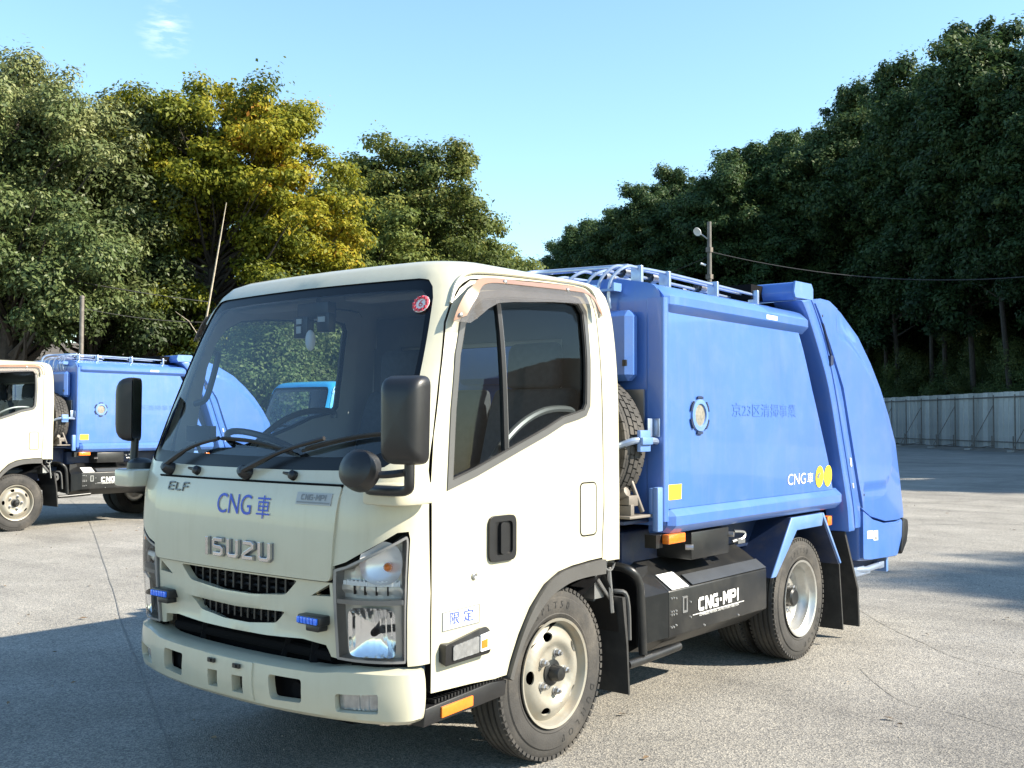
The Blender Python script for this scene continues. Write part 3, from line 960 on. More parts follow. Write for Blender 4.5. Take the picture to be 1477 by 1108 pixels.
def build_cab(root, paint, detail=True):
    P = [paint, 'interior_pale', paint]
    mb = MB()
    wsb = ws_poly()
    hl_out = [(Ss(0.256, 0.54) - 0.02, 0.545), (1.80, 0.545), (1.70, 0.545), (1.70, 0.57), (1.745, 0.80), (1.765, 1.00), (1.74, 1.028), (1.60, 1.025)]
    poly = [(0, 2.70), (5, 2.70), (5, 1.80), (4.42, 1.80), (4.38, 1.76), (4.37, 1.40), (4.41, 1.36), (5, 1.36), (5, 0.78), (4, 0.78), (Ss(1.50, 0.78), 0.80), (Ss(1.363, 0.80), 0.802)]
    d = [(Ss(y, z2t(z)), z2t(z)) for y, z in DOOR]
    poly += [d[i] for i in range(19, -1, -1)]
    poly += hl_out[1:2]
    poly += hl_out[2:]
    poly += [(Sf(0.562, 0.885), 0.893), (Sf(0.570, 1.0), 1.0), (Sf(0.578, 1.1), 1.10), (Sf(0.586, 1.19), 1.186), (0, 1.192)]
    poly += wsb
    # drop the point at the door foot, the corner panel ends above the bumper
    poly = [p for p in poly if not (abs(p[0] - d[0][0]) < 1e-6 and p[1] < 0.5)]
    k = poly.index(hl_out[1]); poly.insert(k, (Ss(0.255, 0.545), 0.545))
    patch(mb, poly, cab, 0.055, th=0.022, seam=lambda u: abs(u[0]) < 1e-6 or abs(u[0] - 5) < 1e-6 or abs(u[1] - 2.70) < 1e-6, mi=(0, 1, 2), sc=SC)
    # rear window and its opening: the wall is cut below by a dark pane let into the back wall
    shell = mirror(mb).build('cab_shell', [paint, 'interior_pale', 'gap_black'], root, merge=0.0004)
    # rear window pane (proud frame and glass on the back wall)
    rw = rounded([(-0.52, 1.36), (0.52, 1.36), (0.50, 1.80), (-0.50, 1.80)], 0.06)
    fr = MB(); patch(fr, rounded([(-0.56, 1.32), (0.56, 1.32), (0.54, 1.84), (-0.54, 1.84)], 0.07), lambda x, z: (x, 1.548, z), 0.15, holes=[rw], th=0.03, centre=(0, 0, 1.5))
    fr.build('rear_window_seal', 'black_rubber', root)
    # roof beading / drip rail above each door
    for sg in (1, -1):
        g = MB(); path = []
        for y, z in smoothpath([(0.425, 1.875), (0.47, 1.955), (0.54, 2.002), (0.7, 2.022), (1.0, 2.037), (1.30, 2.048), (1.385, 2.030), (1.412, 1.98), (1.414, 1.9)], 5):
            q = cabn(Ss(y, z2t(z)), z2t(z), 0.006); path.append((sg * q[0], q[1], q[2]))
        g.tube(path, 0.008, 6); g.build('drip_rail', paint, root)
    # hood
    hp = [(-0.560, 0.838), (0.560, 0.838), (0.566, 0.90), (0.575, 1.05), (0.582, 1.182), (-0.582, 1.182), (-0.575, 1.05), (-0.566, 0.90)]
    hs = lambda x, z: cabn(Sf(x, z), z, 0.004 + 0.006 * math.sin(max(0, min(1, (z - 0.84) / 0.34)) * math.pi))
    mb = MB(); patch(mb, rounded(hp, [.03, .03, 0, 0, .01, .01, 0, 0]), hs, 0.045, th=0.02, mi=(0, 1, 0))
    hood = mb.build('hood', P[:2], root, bev=0.004)
    # grille panel with its openings
    def gs(x, z):
        bulge = 0.012 * math.exp(-((z - 0.715) / 0.022) ** 2) + 0.016 * math.exp(-((z - 0.605) / 0.025) ** 2)
        return cabn(Sf(x, z), z, -0.012 + bulge * (1 - min(1, abs(x) / 0.56) ** 4))
    gp = [(-0.556, 0.832), (0.556, 0.832), (0.560, 0.70), (0.562, 0.555), (0.530, 0.558), (0.512, 0.600), (0.40, 0.612), (0.2, 0.602), (0, 0.600), (-0.2, 0.602), (-0.40, 0.612), (-0.512, 0.600), (-0.530, 0.558), (-0.562, 0.555), (-0.560, 0.70)]
    h1 = rounded([(-0.375, 0.826), (0.375, 0.826), (0.305, 0.765), (0.10, 0.748), (-0.10, 0.748), (-0.305, 0.765)], 0.02)
    h2 = rounded([(-0.305, 0.702), (-0.24, 0.650), (-0.08, 0.634), (0.08, 0.634), (0.24, 0.650), (0.305, 0.702), (0.0, 0.690)], 0.015)
    h3 = [(0.445, 0.776), (0.540, 0.826), (0.545, 0.782)]
    h4 = [(-x, z) for x, z in h3]
    mb = MB(); patch(mb, gp, gs, 0.035, holes=[h1, h2, h3, h4], th=0.03, mi=(0, 0, 0))
    grille = mb.build('grille_panel', paint, root)
    for zz0, zz1, w, dy in ((0.755, 0.82, 0.33, 0.075), (0.645, 0.695, 0.26, 0.075)):
        fn = MB()
        for i in range(-6, 7):
            x = i * w / 6.2
            y = cab(Sf(x, 0.78), 0.78)[1]
            fn.box((x - 0.005, y + 0.045, zz0), (x + 0.005, y + dy, zz1))
        for zz in (zz0 + 0.02, zz1 - 0.02):
            pth = [(x, cab(Sf(x, 0.78), 0.78)[1] + 0.06, zz) for x in np.linspace(-w, w, 13)]
            fn.tube(pth, 0.007, 5)
        fn.build('grille_bars', 'black_plastic', grille)
    bk = MB()
    for i in range(12):
        x0, x1 = -0.56 + i * 1.12 / 12, -0.56 + (i + 1) * 1.12 / 12
        bk.box((x0, 0.13, 0.42), (x1, 0.14, 0.86))
    bk.box((-0.56, 0.14, 0.30), (0.56, 0.30, 0.44))
    bk.tube([(-0.5, 0.10, 0.55), (0.5, 0.10, 0.55)], 0.022, 8)
    bk.tube([(-0.3, 0.09, 0.50), (-0.28, 0.10, 0.62)], 0.02, 6); bk.tube([(0.22, 0.09, 0.50), (0.26, 0.10, 0.62)], 0.018, 6); bk.tube([(0.4, 0.09, 0.5), (0.4, 0.11, 0.62)], 0.025, 6)
    bk.build('radiator_panel', 'gap_black', root)
    # headlights
    for sg in (1, -1):
        hp = [(1 - 0.0, 0.56)]
        i0 = Sf(0.566, 0.7)
        outl = rounded([(i0, 0.556), (1.69, 0.556), (1.735, 0.80), (1.755, 1.018), (i0, 0.884)], [.012, .02, .0, .05, .012])
        ring_in = inset([(a * SC[0], b) for a, b in outl], 0.010); ring_in = [(a / SC[0], b) for a, b in ring_in]
        mb = MB(); patch(mb, outl, lambda s, t: cabn(s, t, -0.003), 0.04, holes=[ring_in], th=0.055, sc=SC)
        hl = (mb if sg > 0 else flipx(mb)).build('headlight', 'lamp_ring', root)
        # housing with ribs
        def back(s, t):
            q = -0.050
            if t > 0.80: q += 0.004 * math.sin(s * 130) + (0.012 if t < 0.828 else 0)
            return cabn(s, t, q)
        mb = MB(); patch(mb, ring_in, back, 0.016, th=0.0, sc=SC)
        (mb if sg > 0 else flipx(mb)).build('housing', 'lamp_beige', hl)
        # divider and shelf
        dv = [(i0 + 0.02, 0.762), (1.70, 0.766), (1.70, 0.784), (i0 + 0.02, 0.778)]
        mb = MB(); patch(mb, dv, lambda s, t: cabn(s, t, -0.006), 0.05, th=0.045, sc=SC)
        (mb if sg > 0 else flipx(mb)).build('divider', 'lamp_ring', hl)
        mb = MB()
        for k in range(26):
            s0 = i0 + 0.05 + k * (1.62 - i0) / 26
            patch(mb, [(s0, 0.830), (s0 + 0.024, 0.830), (s0 + 0.024, 0.846 + 0.004 * (k % 2)), (s0, 0.846 + 0.004 * (k % 2))], lambda s, t: cabn(s, t, -0.024), 0.05, th=0.012, sc=SC)
        (mb if sg > 0 else flipx(mb)).build('serrated_shelf', 'white_plastic', hl)
        mb = MB()
        for k in range(4):
            s0 = i0 + 0.14 + k * (1.50 - i0) / 4
            patch(mb, [(s0, 0.795), (s0 + 0.02, 0.795), (s0 + 0.02, 0.832), (s0, 0.832)], lambda s, t: cabn(s, t, -0.034), 0.05, th=0.01, sc=SC)
        (mb if sg > 0 else flipx(mb)).build('slots', 'gap_black', hl)
        # upper bowl and amber bulb
        def bowl(name, s, t, rad, depth, material, off, sq=2.0, flut=0):
            c = np.array(cabn(s, t, off)); n = np.array(cabn(s, t, off + 1)) - c; n /= np.linalg.norm(n)
            e1 = np.array(cab(s + 0.02, t)) - np.array(cab(s, t)); e1 /= np.linalg.norm(e1); e2 = np.cross(n, e1)
            if e2[2] < 0: e2 = -e2
            vs = []; fs = []; NR, NA = (9, 48) if sq < 5 else (22, 120)
            for i in range(NR + 1):
                q = i / NR
                for k in range(NA):
                    a = 2 * math.pi * k / NA
                    rr_ = rad * q / (abs(math.cos(a)) ** sq + abs(math.sin(a)) ** sq) ** (1 / sq)
                    w = (flut * math.sin(a * 9) * q * (1 - q) * 4 if math.sin(a) > 0 else flut * 0.5 * math.sin(a * 5) * q * (1 - q) * 4)
                    if sq > 5: w = flut * (((rr_ * math.cos(a) * 42) % 1.0) - 0.5) * (1 if math.sin(a) > -0.2 else 0.4) * min(1, q * 1.6)
                    vs.append(c + e1 * rr_ * math.cos(a) + e2 * rr_ * math.sin(a) + n * (depth * (q * q - 1) + w))
            for i in range(NR):
                for k in range(NA):
                    fs.append((i * NA + k, i * NA + (k + 1) % NA, (i + 1) * NA + (k + 1) % NA, (i + 1) * NA + k))
            mb = MB(); mb.add(vs, fs)
            (mb if sg > 0 else flipx(mb)).build(name, material, hl)
            return c, n
        bowl('reflector', 1.42, 0.915, 0.078, 0.026, 'reflector', -0.020, 2.3)
        c, n = bowl('reflector', 1.30, 0.662, 0.090, 0.029, 'chrome_bright', -0.017, 7.0, 0.004)
        for (s, t, rad, mt, off) in ((1.50, 0.90, 0.017, 'amber', -0.035), (1.32, 0.662, 0.015, 'gap_black', -0.035)):
            c = Vector(cabn(s, t, off)); n = (Vector(cabn(s, t, off + 1)) - c).normalized()
            e1 = n.orthogonal().normalized(); e2 = n.cross(e1)
            mb = MB().lathe([(0.03 * math.cos(a) - 0.0, max(0.0005, rad * math.sin(a))) for a in np.linspace(0, math.pi, 9)], 14, (c, n, e1, e2))
            (mb if sg > 0 else flipx(mb)).build('bulb', mt, hl)
        mb = MB(); patch(mb, ring_in, lambda s, t: cabn(s, t, -0.002), 0.06, th=0.0, sc=SC)
        (mb if sg > 0 else flipx(mb)).build('lens', 'lens_clear', hl)
        # black skirt under the lamp
        mb = MB(); patch(mb, [(0.98, 0.50), (1.78, 0.50), (1.78, 0.548), (0.98, 0.552)], lambda s, t: cabn(s, t, -0.035), 0.06, th=0.03, sc=SC)
        (mb if sg > 0 else flipx(mb)).build('lamp_skirt', 'gap_black', root)
    # windscreen
    full = ws_poly(0.03); full = full + [(-a, b) for a, b in reversed(full[:-1]) if a > 0]
    inn = [(0.0, 1.285), (0.7, 1.29), (1.0, 1.296), (1.22, 1.315), (1.33, 1.36), (1.31, 1.5), (1.25, 1.7), (1.18, 1.86), (1.12, 1.915), (1.0, 1.938), (0.6, 1.945), (0.0, 1.948)]
    inn = inn + [(-a, b) for a, b in reversed(inn[1:-1])]
    wsf = lambda s, t: cabn(s, t, -0.006)
    mb = MB(); patch(mb, inn, wsf, 0.07, th=0.0, sc=SC)
    screen = mb.build('windscreen', 'glass_screen', root)
    mb = MB(); patch(mb, full, wsf, 0.05, holes=[inn], th=0.010, sc=SC)
    mb.build('dark_border', 'frit', screen)
    # bumper
    def bsurf(s, t):
        """s: -2..2 (front 0..1, corner 1..2, return 2..2.6); t: height, rolling over at the top."""
        sg = -1 if s < 0 else 1
        a = abs(s)
        top = max(0, t - 0.502)
        z = t if top <= 0 else 0.502 + 0.016 * math.sin(min(1, top / 0.03) * math.pi / 2)
        pull = 0.0 if top <= 0 else 0.03 * (1 - math.cos(min(1, top / 0.03) * math.pi / 2)) + max(0, top - 0.03)
        low = max(0, 0.352 - t)
        pull += 1.2 * low
        pull += 0.012 * ((t - 0.44) / 0.09) ** 2 if t < 0.502 else 0.0057
        x1 = 0.655
        if a <= 1:
            x = x1 * a; y = -0.042 + 0.085 * (x / x1) ** 2.4; nx, ny = 0, -1
            sl = 0
        elif a <= 2:
            q = (a - 1) * math.pi / 2
            x = x1 + 0.190 * math.sin(q); y = 0.043 + 0.05 * math.sin(q) + 0.085 * (1 - math.cos(q)); nx, ny = math.sin(q), -math.cos(q)
        else:
            x = 0.845; y = 0.178 + (a - 2) * 0.085; nx, ny = 1, 0
        z += 0.020 * max(0, min(1, (abs(x) - 0.50) / 0.12)) * max(0, (z - 0.45) / 0.07)
        return (sg * (x - nx * pull), y - ny * pull, z)
    bx = lambda x: (1 if x > 0 else -1) * (abs(x) / 0.655 if abs(x) <= 0.655 else 1 + math.asin(min(1, (abs(x) - 0.655) / 0.19)) * 2 / math.pi)
    bpol = [(-2.6, 0.340), (2.6, 0.340), (2.6, 0.60), (-2.6, 0.60)]
    holes = []
    for sg in (1, -1):
        holes.append(rounded([(bx(sg * 0.588), 0.375), (bx(sg * 0.752), 0.382), (bx(sg * 0.752), 0.452), (bx(sg * 0.588), 0.440)], 0.015))
        holes.append(rounded([(bx(sg * 0.285), 0.382), (bx(sg * 0.440), 0.388), (bx(sg * 0.440), 0.474), (bx(sg * 0.275), 0.474)], 0.02))
    holes += [[(bx(x0), 0.380), (bx(x1), 0.382), (bx(x1), 0.447), (bx(x0), 0.445)] for x0, x1 in ((-0.080, -0.018), (0.075, 0.140))]
    mb = MB(); patch(mb, bpol, bsurf, 0.03, holes=holes, th=0.035, sc=(0.5, 1.0), centre=(0, 0.5, 0.45))
    bumper = mb.build('bumper', paint, root)
    for sg in (1, -1):
        mb = MB(); q = [(bx(sg * x), z) for x, z in ((0.580, 0.368), (0.762, 0.374), (0.762, 0.460), (0.580, 0.448))]
        def fo(s, t):
            p = np.array(bsurf(s, t)); return (p[0] - sg * 0.015, p[1] + 0.030, p[2])
        patch(mb, q, fo, 0.03, th=0.02, sc=(0.5, 1), centre=(0, 0.5, 0.45)); fog = mb.build('fog_lamp', 'black_plastic', bumper)
        mb = MB(); q = rounded([(bx(sg * x), z) for x, z in ((0.596, 0.382), (0.745, 0.388), (0.745, 0.446), (0.596, 0.436))], 0.01)
        def fo2(s, t):
            p = np.array(bsurf(s, t)); return (p[0] - sg * 0.01, p[1] + 0.022 + 0.002 * math.sin(s * 160), p[2])
        patch(mb, q, fo2, 0.012, th=0.006, sc=(0.5, 1), centre=(0, 0.5, 0.45)); mb.build('fog_lamp_lens', 'lens_grey', bumper) if detail else None
        mb = MB(); mb.box((sg * 0.26, 0.05, 0.36), (sg * 0.46, 0.10, 0.50)); mb.tube([(sg * 0.37, 0.055, 0.42), (sg * 0.37, 0.03, 0.42)], 0.03, 12)
        mb.build('tow_recess', 'gap_black', bumper)
    mb = MB(); mb.box((-0.11, 0.005, 0.37), (0.17, 0.02, 0.46)); mb.build('plate_recess', 'mesh_grey', bumper)
    # raised number-plate field with its small clips
    mb = MB(); patch(mb, [(bx(-0.125), 0.362), (bx(0.195), 0.362), (bx(0.190), 0.505), (bx(-0.120), 0.505)], lambda s, t: tuple(np.array(bsurf(s, t)) + np.array((0, -0.006, 0))), 0.03,
                    holes=[[(bx(x0), 0.380), (bx(x1), 0.382), (bx(x1), 0.447), (bx(x0), 0.445)] for x0, x1 in ((-0.080, -0.018), (0.075, 0.140))], th=0.008, sc=(0.5, 1), centre=(0, .5, .45))
    mb.build('plate_field', paint, bumper)
    for x in (-0.05, 0.11):
        mb = MB(); mb.box((x - 0.02, -0.056, 0.476), (x + 0.02, -0.047, 0.492)); mb.box((x - 0.008, -0.062, 0.478), (x + 0.006, -0.05, 0.49)); mb.build('plate_clip', 'black_steel', bumper)
    # doors
    for sg in (1, -1):
        mb = MB(); dp = inset(DOOR, 0.0058)
        def dsf(y, z):
            o = 0.0
            # pressed wheel-arch bulge and a soft shoulder
            rr_ = math.hypot(y - 1.06, (z - 0.37) * 1.0)
            o += 0.012 * math.exp(-((rr_ - 0.46) / 0.05) ** 2) if z < 0.95 else 0
            return cabn(Ss(y, z2t(z)), z2t(z), o)
        patch(mb, dp, dsf, 0.045, holes=[GLASS], th=0.03, mi=(0, 1, 2))
        door = (mb if sg > 0 else flipx(mb)).build('door', [paint, 'interior_pale', 'gap_black'], root)
        mb = MB(); patch(mb, inset(GLASS, -0.004), dsurf(-0.014), 0.09, th=0.0)
        (mb if sg > 0 else flipx(mb)).build('window_glass', 'glass_door', door)
        fo = inset(GLASS, -0.021); fi = inset(GLASS, 0.006)
        mb = MB(); patch(mb, fo, dsurf(0.005), 0.06, holes=[fi], th=0.016)
        (mb if sg > 0 else flipx(mb)).build('window_frame', 'trim_grey', door)
        fi2 = inset(GLASS, 0.012)
        mb = MB(); patch(mb, fi, dsurf(0.001), 0.06, holes=[fi2], th=0.012)
        (mb if sg > 0 else flipx(mb)).build('window_seal', 'black_rubber', door)
        mb = MB(); mb2 = MB()
        if sg > 0:      # only the passenger door has a fixed quarter light
            patch(mb, [(0.692, 1.290), (0.716, 1.300), (0.712, 1.935), (0.690, 1.932)], dsurf(-0.004), 0.05, th=0.02)
            mb.build('window_divider', 'black_plastic', door)
            patch(mb2, [(0.716, 1.300), (0.722, 1.303), (0.718, 1.90), (0.713, 1.90)], dsurf(-0.006), 0.05, th=0.02)
            mb2.build('divider_strip', 'trim_grey', door)
        # handle
        hb = rounded([(0.572, 0.876), (0.738, 0.876), (0.738, 1.055), (0.572, 1.055)], 0.035)
        mb = MB(); patch(mb, hb, dsurf(0.012), 0.04, holes=[rounded([(0.600, 0.902), (0.715, 0.902), (0.715, 1.032), (0.600, 1.032)], 0.022)], th=0.014)
        hd = (mb if sg > 0 else flipx(mb)).build('door_handle', 'black_plastic', door)
        mb = MB(); patch(mb, rounded([(0.600, 0.902), (0.715, 0.902), (0.715, 1.032), (0.600, 1.032)], 0.022), dsurf(0.002), 0.04, th=0.004); patch(mb, rounded([(0.637, 0.905), (0.672, 0.905), (0.672, 1.028), (0.637, 1.028)], 0.012), dsurf(0.016), 0.04, th=0.014)
        (mb if sg > 0 else flipx(mb)).build('handle_grip', 'black_plastic', door)
        c = Vector(dsurf(0.0)(0.493, 0.835))
        mb = MB().lathe([(0.0, 0.0135), (0.006, 0.0135), (0.009, 0.010), (0.006, 0.004), (0.006, 0.0004)], 16, (c, (1, 0, 0), (0, 1, 0), (0, 0, 1)))
        (mb if sg > 0 else flipx(mb)).build('key_lock', 'steel', door)
        # side marker lamp: dark bezel, clear lens, amber end
        mb = MB(); patch(mb, rounded([(0.302, 0.528), (0.555, 0.538), (0.555, 0.628), (0.535, 0.642), (0.302, 0.606)], 0.012), lambda y, z: dsurf(0.035 - 0.3 * max(0, abs(z - 0.58) - 0.03))(y, z), 0.03, th=0.036)
        sm = (mb if sg > 0 else flipx(mb)).build('side_lamp', 'black_plastic', door, bev=0.004)
        mb = MB(); patch(mb, rounded([(0.338, 0.546), (0.482, 0.553), (0.482, 0.614), (0.338, 0.598)], 0.006), lambda y, z: dsurf(0.040 + 0.0015 * math.sin(y * 500))(y, z), 0.008, th=0.006)
        (mb if sg > 0 else flipx(mb)).build('clear_lens', 'lens_grey', door)
        mb = MB(); patch(mb, rounded([(0.492, 0.553), (0.552, 0.556), (0.552, 0.622), (0.492, 0.615)], 0.006), dsurf(0.040), 0.03, th=0.006)
        (mb if sg > 0 else flipx(mb)).build('clear_end', 'white_plastic', door)
        mb = MB(); patch(mb, [(0.496, 0.565), (0.53, 0.567), (0.53, 0.598), (0.496, 0.595)], dsurf(0.0425), 0.03, th=0.003)
        (mb if sg > 0 else flipx(mb)).build('amber_bulb', 'amber', door)
        # access lid
        lid = rounded([(1.190, 0.925), (1.318, 0.925), (1.318, 1.160), (1.190, 1.160)], 0.03)
        mb = MB(); patch(mb, lid, dsurf(0.0015), 0.06, holes=[inset(lid, 0.006)], th=0.003)
        (mb if sg > 0 else flipx(mb)).build('lid_gap', 'gap_black', door)
        mb = MB(); patch(mb, inset(lid, 0.006), dsurf(0.0018), 0.06, th=0.006)
        (mb if sg > 0 else flipx(mb)).build('lid', paint, door)
        if detail:
            # smoked rain visor
            vo = [(0.400, 1.790), (0.425, 1.840), (0.468, 1.905), (0.535, 1.960), (0.62, 1.985), (0.766, 1.996), (1.04, 2.010), (1.28, 2.018), (1.345, 2.006), (1.372, 1.957), (1.372, 1.890)]
            vi = [(1.335, 1.885), (1.318, 1.918), (1.270, 1.930), (1.0, 1.916), (0.72, 1.893), (0.62, 1.880), (0.555, 1.853), (0.490, 1.815), (0.450, 1.792)]
            vis = lambda y, z: dsurf(0.012 + 0.050 * max(0.0, min(1, (2.0 - z) / 0.10)) ** 0.6 * (1.0 if 0.5 < y < 1.28 else max(0.1, 1 - 4 * max(0.5 - y, y - 1.28))))(y, z)
            mb = MB(); patch(mb, vo + vi, vis, 0.03, th=0.003)
            vz = (mb if sg > 0 else flipx(mb)).build('rain_visor', 'visor_smoke', door)
            path = [vis(y, z) for y, z in smoothpath([(y, z) for y, z in inset(vo + vi, 0.010)[:11]], 3)]
            mb = MB()
            for a, b in zip(path[:-1], path[1:]): pass
            band = smoothpath(vo, 3); bi = smoothpath([inset(vo + vi, 0.026)[i] for i in range(11)], 3)
            patch(mb, band + list(reversed(bi)), lambda y, z: tuple(np.array(vis(y, z)) + np.array((0.003, 0, 0))), 0.03, th=0.002)
            (mb if sg > 0 else flipx(mb)).build('visor_band', 'tan_edge', door)
            for y, z in ((0.72, 1.975), (1.17, 1.990), (0.425, 1.815)):
                c = Vector(vis(y, z))
                mb = MB().lathe([(0.0, 0.009), (0.008, 0.008), (0.010, 0.0005)], 10, (c, (1, 0, 0), (0, 1, 0), (0, 0, 1)))
                (mb if sg > 0 else flipx(mb)).build('visor_screw', 'steel', door)
        # inner door grip seen through the glass
        mb = MB(); mb.tube([(sg * 0.78, y, z) for y, z in smoothpath([(0.60, 1.17), (0.70, 1.30), (0.85, 1.41), (1.02, 1.47), (1.20, 1.475), (1.22, 1.44)], 4)], 0.016, 8)
        mb.build('inner_trim', 'trim_grey', door)
        # wheel-arch flare
        ao = [(1.365, 0.813), (1.239, 0.811), (1.12, 0.803), (1.024, 0.787), (0.931, 0.745), (0.842, 0.664), (0.773, 0.568), (0.722, 0.472), (0.696, 0.412)]
        ai = [(0.716, 0.400), (0.742, 0.462), (0.795, 0.550), (0.862, 0.625), (0.946, 0.692), (1.034, 0.726), (1.12, 0.745), (1.239, 0.752), (1.365, 0.750)]
        mb = MB(); patch(mb, smoothpath(ao, 3) + smoothpath(ai, 3), lambda y, z: cabn(Ss(y, z), z, 0.020), 0.03, th=0.14, centre=(0, 1.0, 0.8))
        (mb if sg > 0 else flipx(mb)).build('wheel_arch_flare', 'arch_grey', root)
        # inner arch liner
        vs = []; fs = []
        for i, (y, z) in enumerate(smoothpath(list(reversed(ai)) , 3) + [(1.44, 0.74), (1.50, 0.66), (1.545, 0.52), (1.575, 0.40)]):
            vs += [(0.80, y, z), (0.42, y, z + 0.0)]
        for i in range(len(vs) // 2 - 1): fs.append((2 * i, 2 * i + 1, 2 * i + 3, 2 * i + 2))
        mb = MB(); mb.add(vs, fs)
        (mb if sg > 0 else flipx(mb)).build('arch_liner', 'black_plastic', root)
        # step below the door
        mb = MB(); mb.prism([(0.225, 0.318), (0.69, 0.345), (0.70, 0.404), (0.60, 0.412), (0.235, 0.385)], 'x', sg * 0.50, sg * 0.838)
        st = mb.build('door_step', 'black_plastic', root, bev=0.006)
        mb = MB()
        for k in range(22):
            y = 0.29 + k * 0.018
            mb.box((sg * 0.76, y, 0.392 + k * 0.0010), (sg * 0.832, y + 0.009, 0.406 + k * 0.0010))
        mb.build('tread_ribs', 'black_steel', st)
        mb = MB(); mb.prism([(0.315, 0.336), (0.49, 0.346), (0.49, 0.385), (0.315, 0.376)], 'x', sg * 0.836, sg * 0.846); mb.build('amber_reflector', 'amber', st, bev=0.003)
        # cream mirror mount on the corner pillar
        mb = MB()
        a = 0.66
        mb.prism(rounded([(0.735, 0.0), (0.90, 0.015), (0.925, 0.08), (0.90, 0.22), (0.80, 0.22), (0.74, 0.12)], 0.03), 'z', 1.13, 1.205)
        mnt = (mb if sg > 0 else flipx(mb)).build('mirror_mount', paint, root, bev=0.012)
        # main mirror
        C0 = Vector((1.018, -0.045, 1.428)) if sg > 0 else Vector((-0.985, 0.175, 1.475))
        yawm = R(12) if sg > 0 else R(-48)
        hh = 0.148
        mb = MB(); NZ, NX = 14, 14
        rim = rounded([(-0.078, -hh), (0.078, -hh), (0.083, hh), (-0.080, hh)], 0.035, 5)
        vs = []; rings = []
        for k, (dpt, scl) in enumerate(((0.0, 0.93), (0.006, 1.0), (-0.018, 1.0), (-0.040, 0.965), (-0.058, 0.89), (-0.070, 0.77), (-0.077, 0.6), (-0.081, 0.35), (-0.082, 0.04))):
            ring = []
            for (px, pz) in rim:
                ring.append((px * scl, dpt, pz * scl))
            rings.append(ring)
        n = len(rim); allv = [q for ring in rings for q in ring]
        fs = [(i * n + k, i * n + (k + 1) % n, (i + 1) * n + (k + 1) % n, (i + 1) * n + k) for i in range(len(rings) - 1) for k in range(n)] + [tuple(reversed(range(n))), tuple(range((len(rings) - 1) * n, len(rings) * n))]
        rot = Matrix.Rotation(yawm, 3, 'Z')
        mb.add([C0 + rot @ Vector(q) for q in allv], fs)
        mi = mb.build('door_mirror', 'black_plastic', root, fixn=True)
        mb = MB(); mb.add([C0 + rot @ Vector((px * 0.92, 0.008, pz * 0.95)) for px, pz in rim], [tuple(range(n))]); mb.build('mirror_glass', 'chrome', mi)
        mb = MB()
        if sg > 0:
            mb.tube(smoothpath([(0.990, -0.010, 1.30), (0.990, -0.010, 1.225), (0.980, -0.005, 1.195), (0.93, 0.0, 1.185), (0.80, 0.0, 1.183), (0.765, 0.02, 1.183)], 4), 0.018, 10)
            mb.tube(smoothpath([(0.97, -0.012, 1.25), (0.90, -0.05, 1.242), (0.845, -0.085, 1.250)], 4), 0.013, 8)
        else:
            mb.tube(smoothpath([(-0.975, 0.17, 1.34), (-0.97, 0.16, 1.22), (-0.94, 0.14, 1.19), (-0.86, 0.12, 1.185)], 4), 0.018, 10)
        mb.build('mirror_arm', 'black_plastic', mi)
        c = Vector((0.832, -0.105, 1.262)) if sg > 0 else Vector((-0.868, 0.135, 1.222))
        ax = Vector((0.15, -0.93, 0.30)).normalized() if sg > 0 else Vector((0, 0, 1))
        e1 = ax.orthogonal().normalized(); e2 = ax.cross(e1)
        rd = 0.072 if sg > 0 else 0.062
        mb = MB().lathe([(-0.045, rd * 0.9), (-0.045, rd), (-0.02, rd), (0.01, rd * 0.93), (0.022, rd * 0.72), (0.030, rd * 0.4), (0.032, 0.001)], 24, (c, ax, e1, e2))
        mb.build('round_mirror', 'black_plastic', mi)
    # wipers
    for px, pth, bl in ((-0.515, [(-0.515, 1.222), (-0.36, 1.30), (-0.18, 1.338)], [(-0.20, 1.345), (0.03, 1.335), (0.275, 1.300)]), (0.045, [(0.045, 1.213), (0.25, 1.295), (0.45, 1.345)], [(0.33, 1.305), (0.55, 1.352), (0.74, 1.375)])):
        mb = MB()
        W = lambda x, z, o: cabn(Sf(x, z), z, o)
        mb.tube([W(x, z, 0.035) for x, z in smoothpath(pth, 5)], [0.013] * 4 + [0.009] * 7, 7)
        c = Vector(W(px, 1.214, 0.0)); mb.lathe([(0, 0.03), (0.03, 0.026), (0.045, 0.018), (0.048, 0.0005)], 14, (c, Vector((0, -0.9, 0.4)).normalized(), (1, 0, 0), (0, 0.4, 0.9)))
        wp = mb.build('wiper', 'black_plastic', root)
        mb = MB()
        mb.tube([W(x, z, 0.010) for x, z in smoothpath(bl, 5)], 0.007, 6)
        mb.tube([W(x, z, 0.024) for x, z in smoothpath(bl, 5)][1:-1], 0.006, 6)
        mb.build('wiper_blade', 'black_rubber', wp)
    for x in (-0.300, 0.318):
        c = Vector(cabn(Sf(x, 1.214), 1.214, 0.0))
        mb = MB().lathe([(0, 0.020), (0.018, 0.018), (0.026, 0.008), (0.027, 0.0005)], 12, (c, Vector((0, -0.9, 0.4)).normalized(), (1, 0, 0), (0, 0.4, 0.9)))
        mb.tube([c + Vector((0, -0.014, 0.006)), c + Vector((-0.042, -0.018, 0.012))], [0.009, 0.005], 7)
        mb.build('washer_nozzle', 'black_plastic', root)
    # cowl gap line between hood and screen
    mb = MB(); mb.tube([cabn(Sf(x, 1.187), 1.187, 0.003) for x in np.linspace(-0.585, 0.585, 25)], 0.0045, 5); mb.build('hood_seal', 'gap_black', root)
    # ------------------------------------------------ inside the cab
    mb = MB()
    mb.prism([(0.15, 0.70), (0.13, 1.20), (0.20, 1.235), (0.42, 1.215), (0.50, 1.14), (0.52, 0.95), (0.42, 0.70)], 'x', -0.56, 0.56)
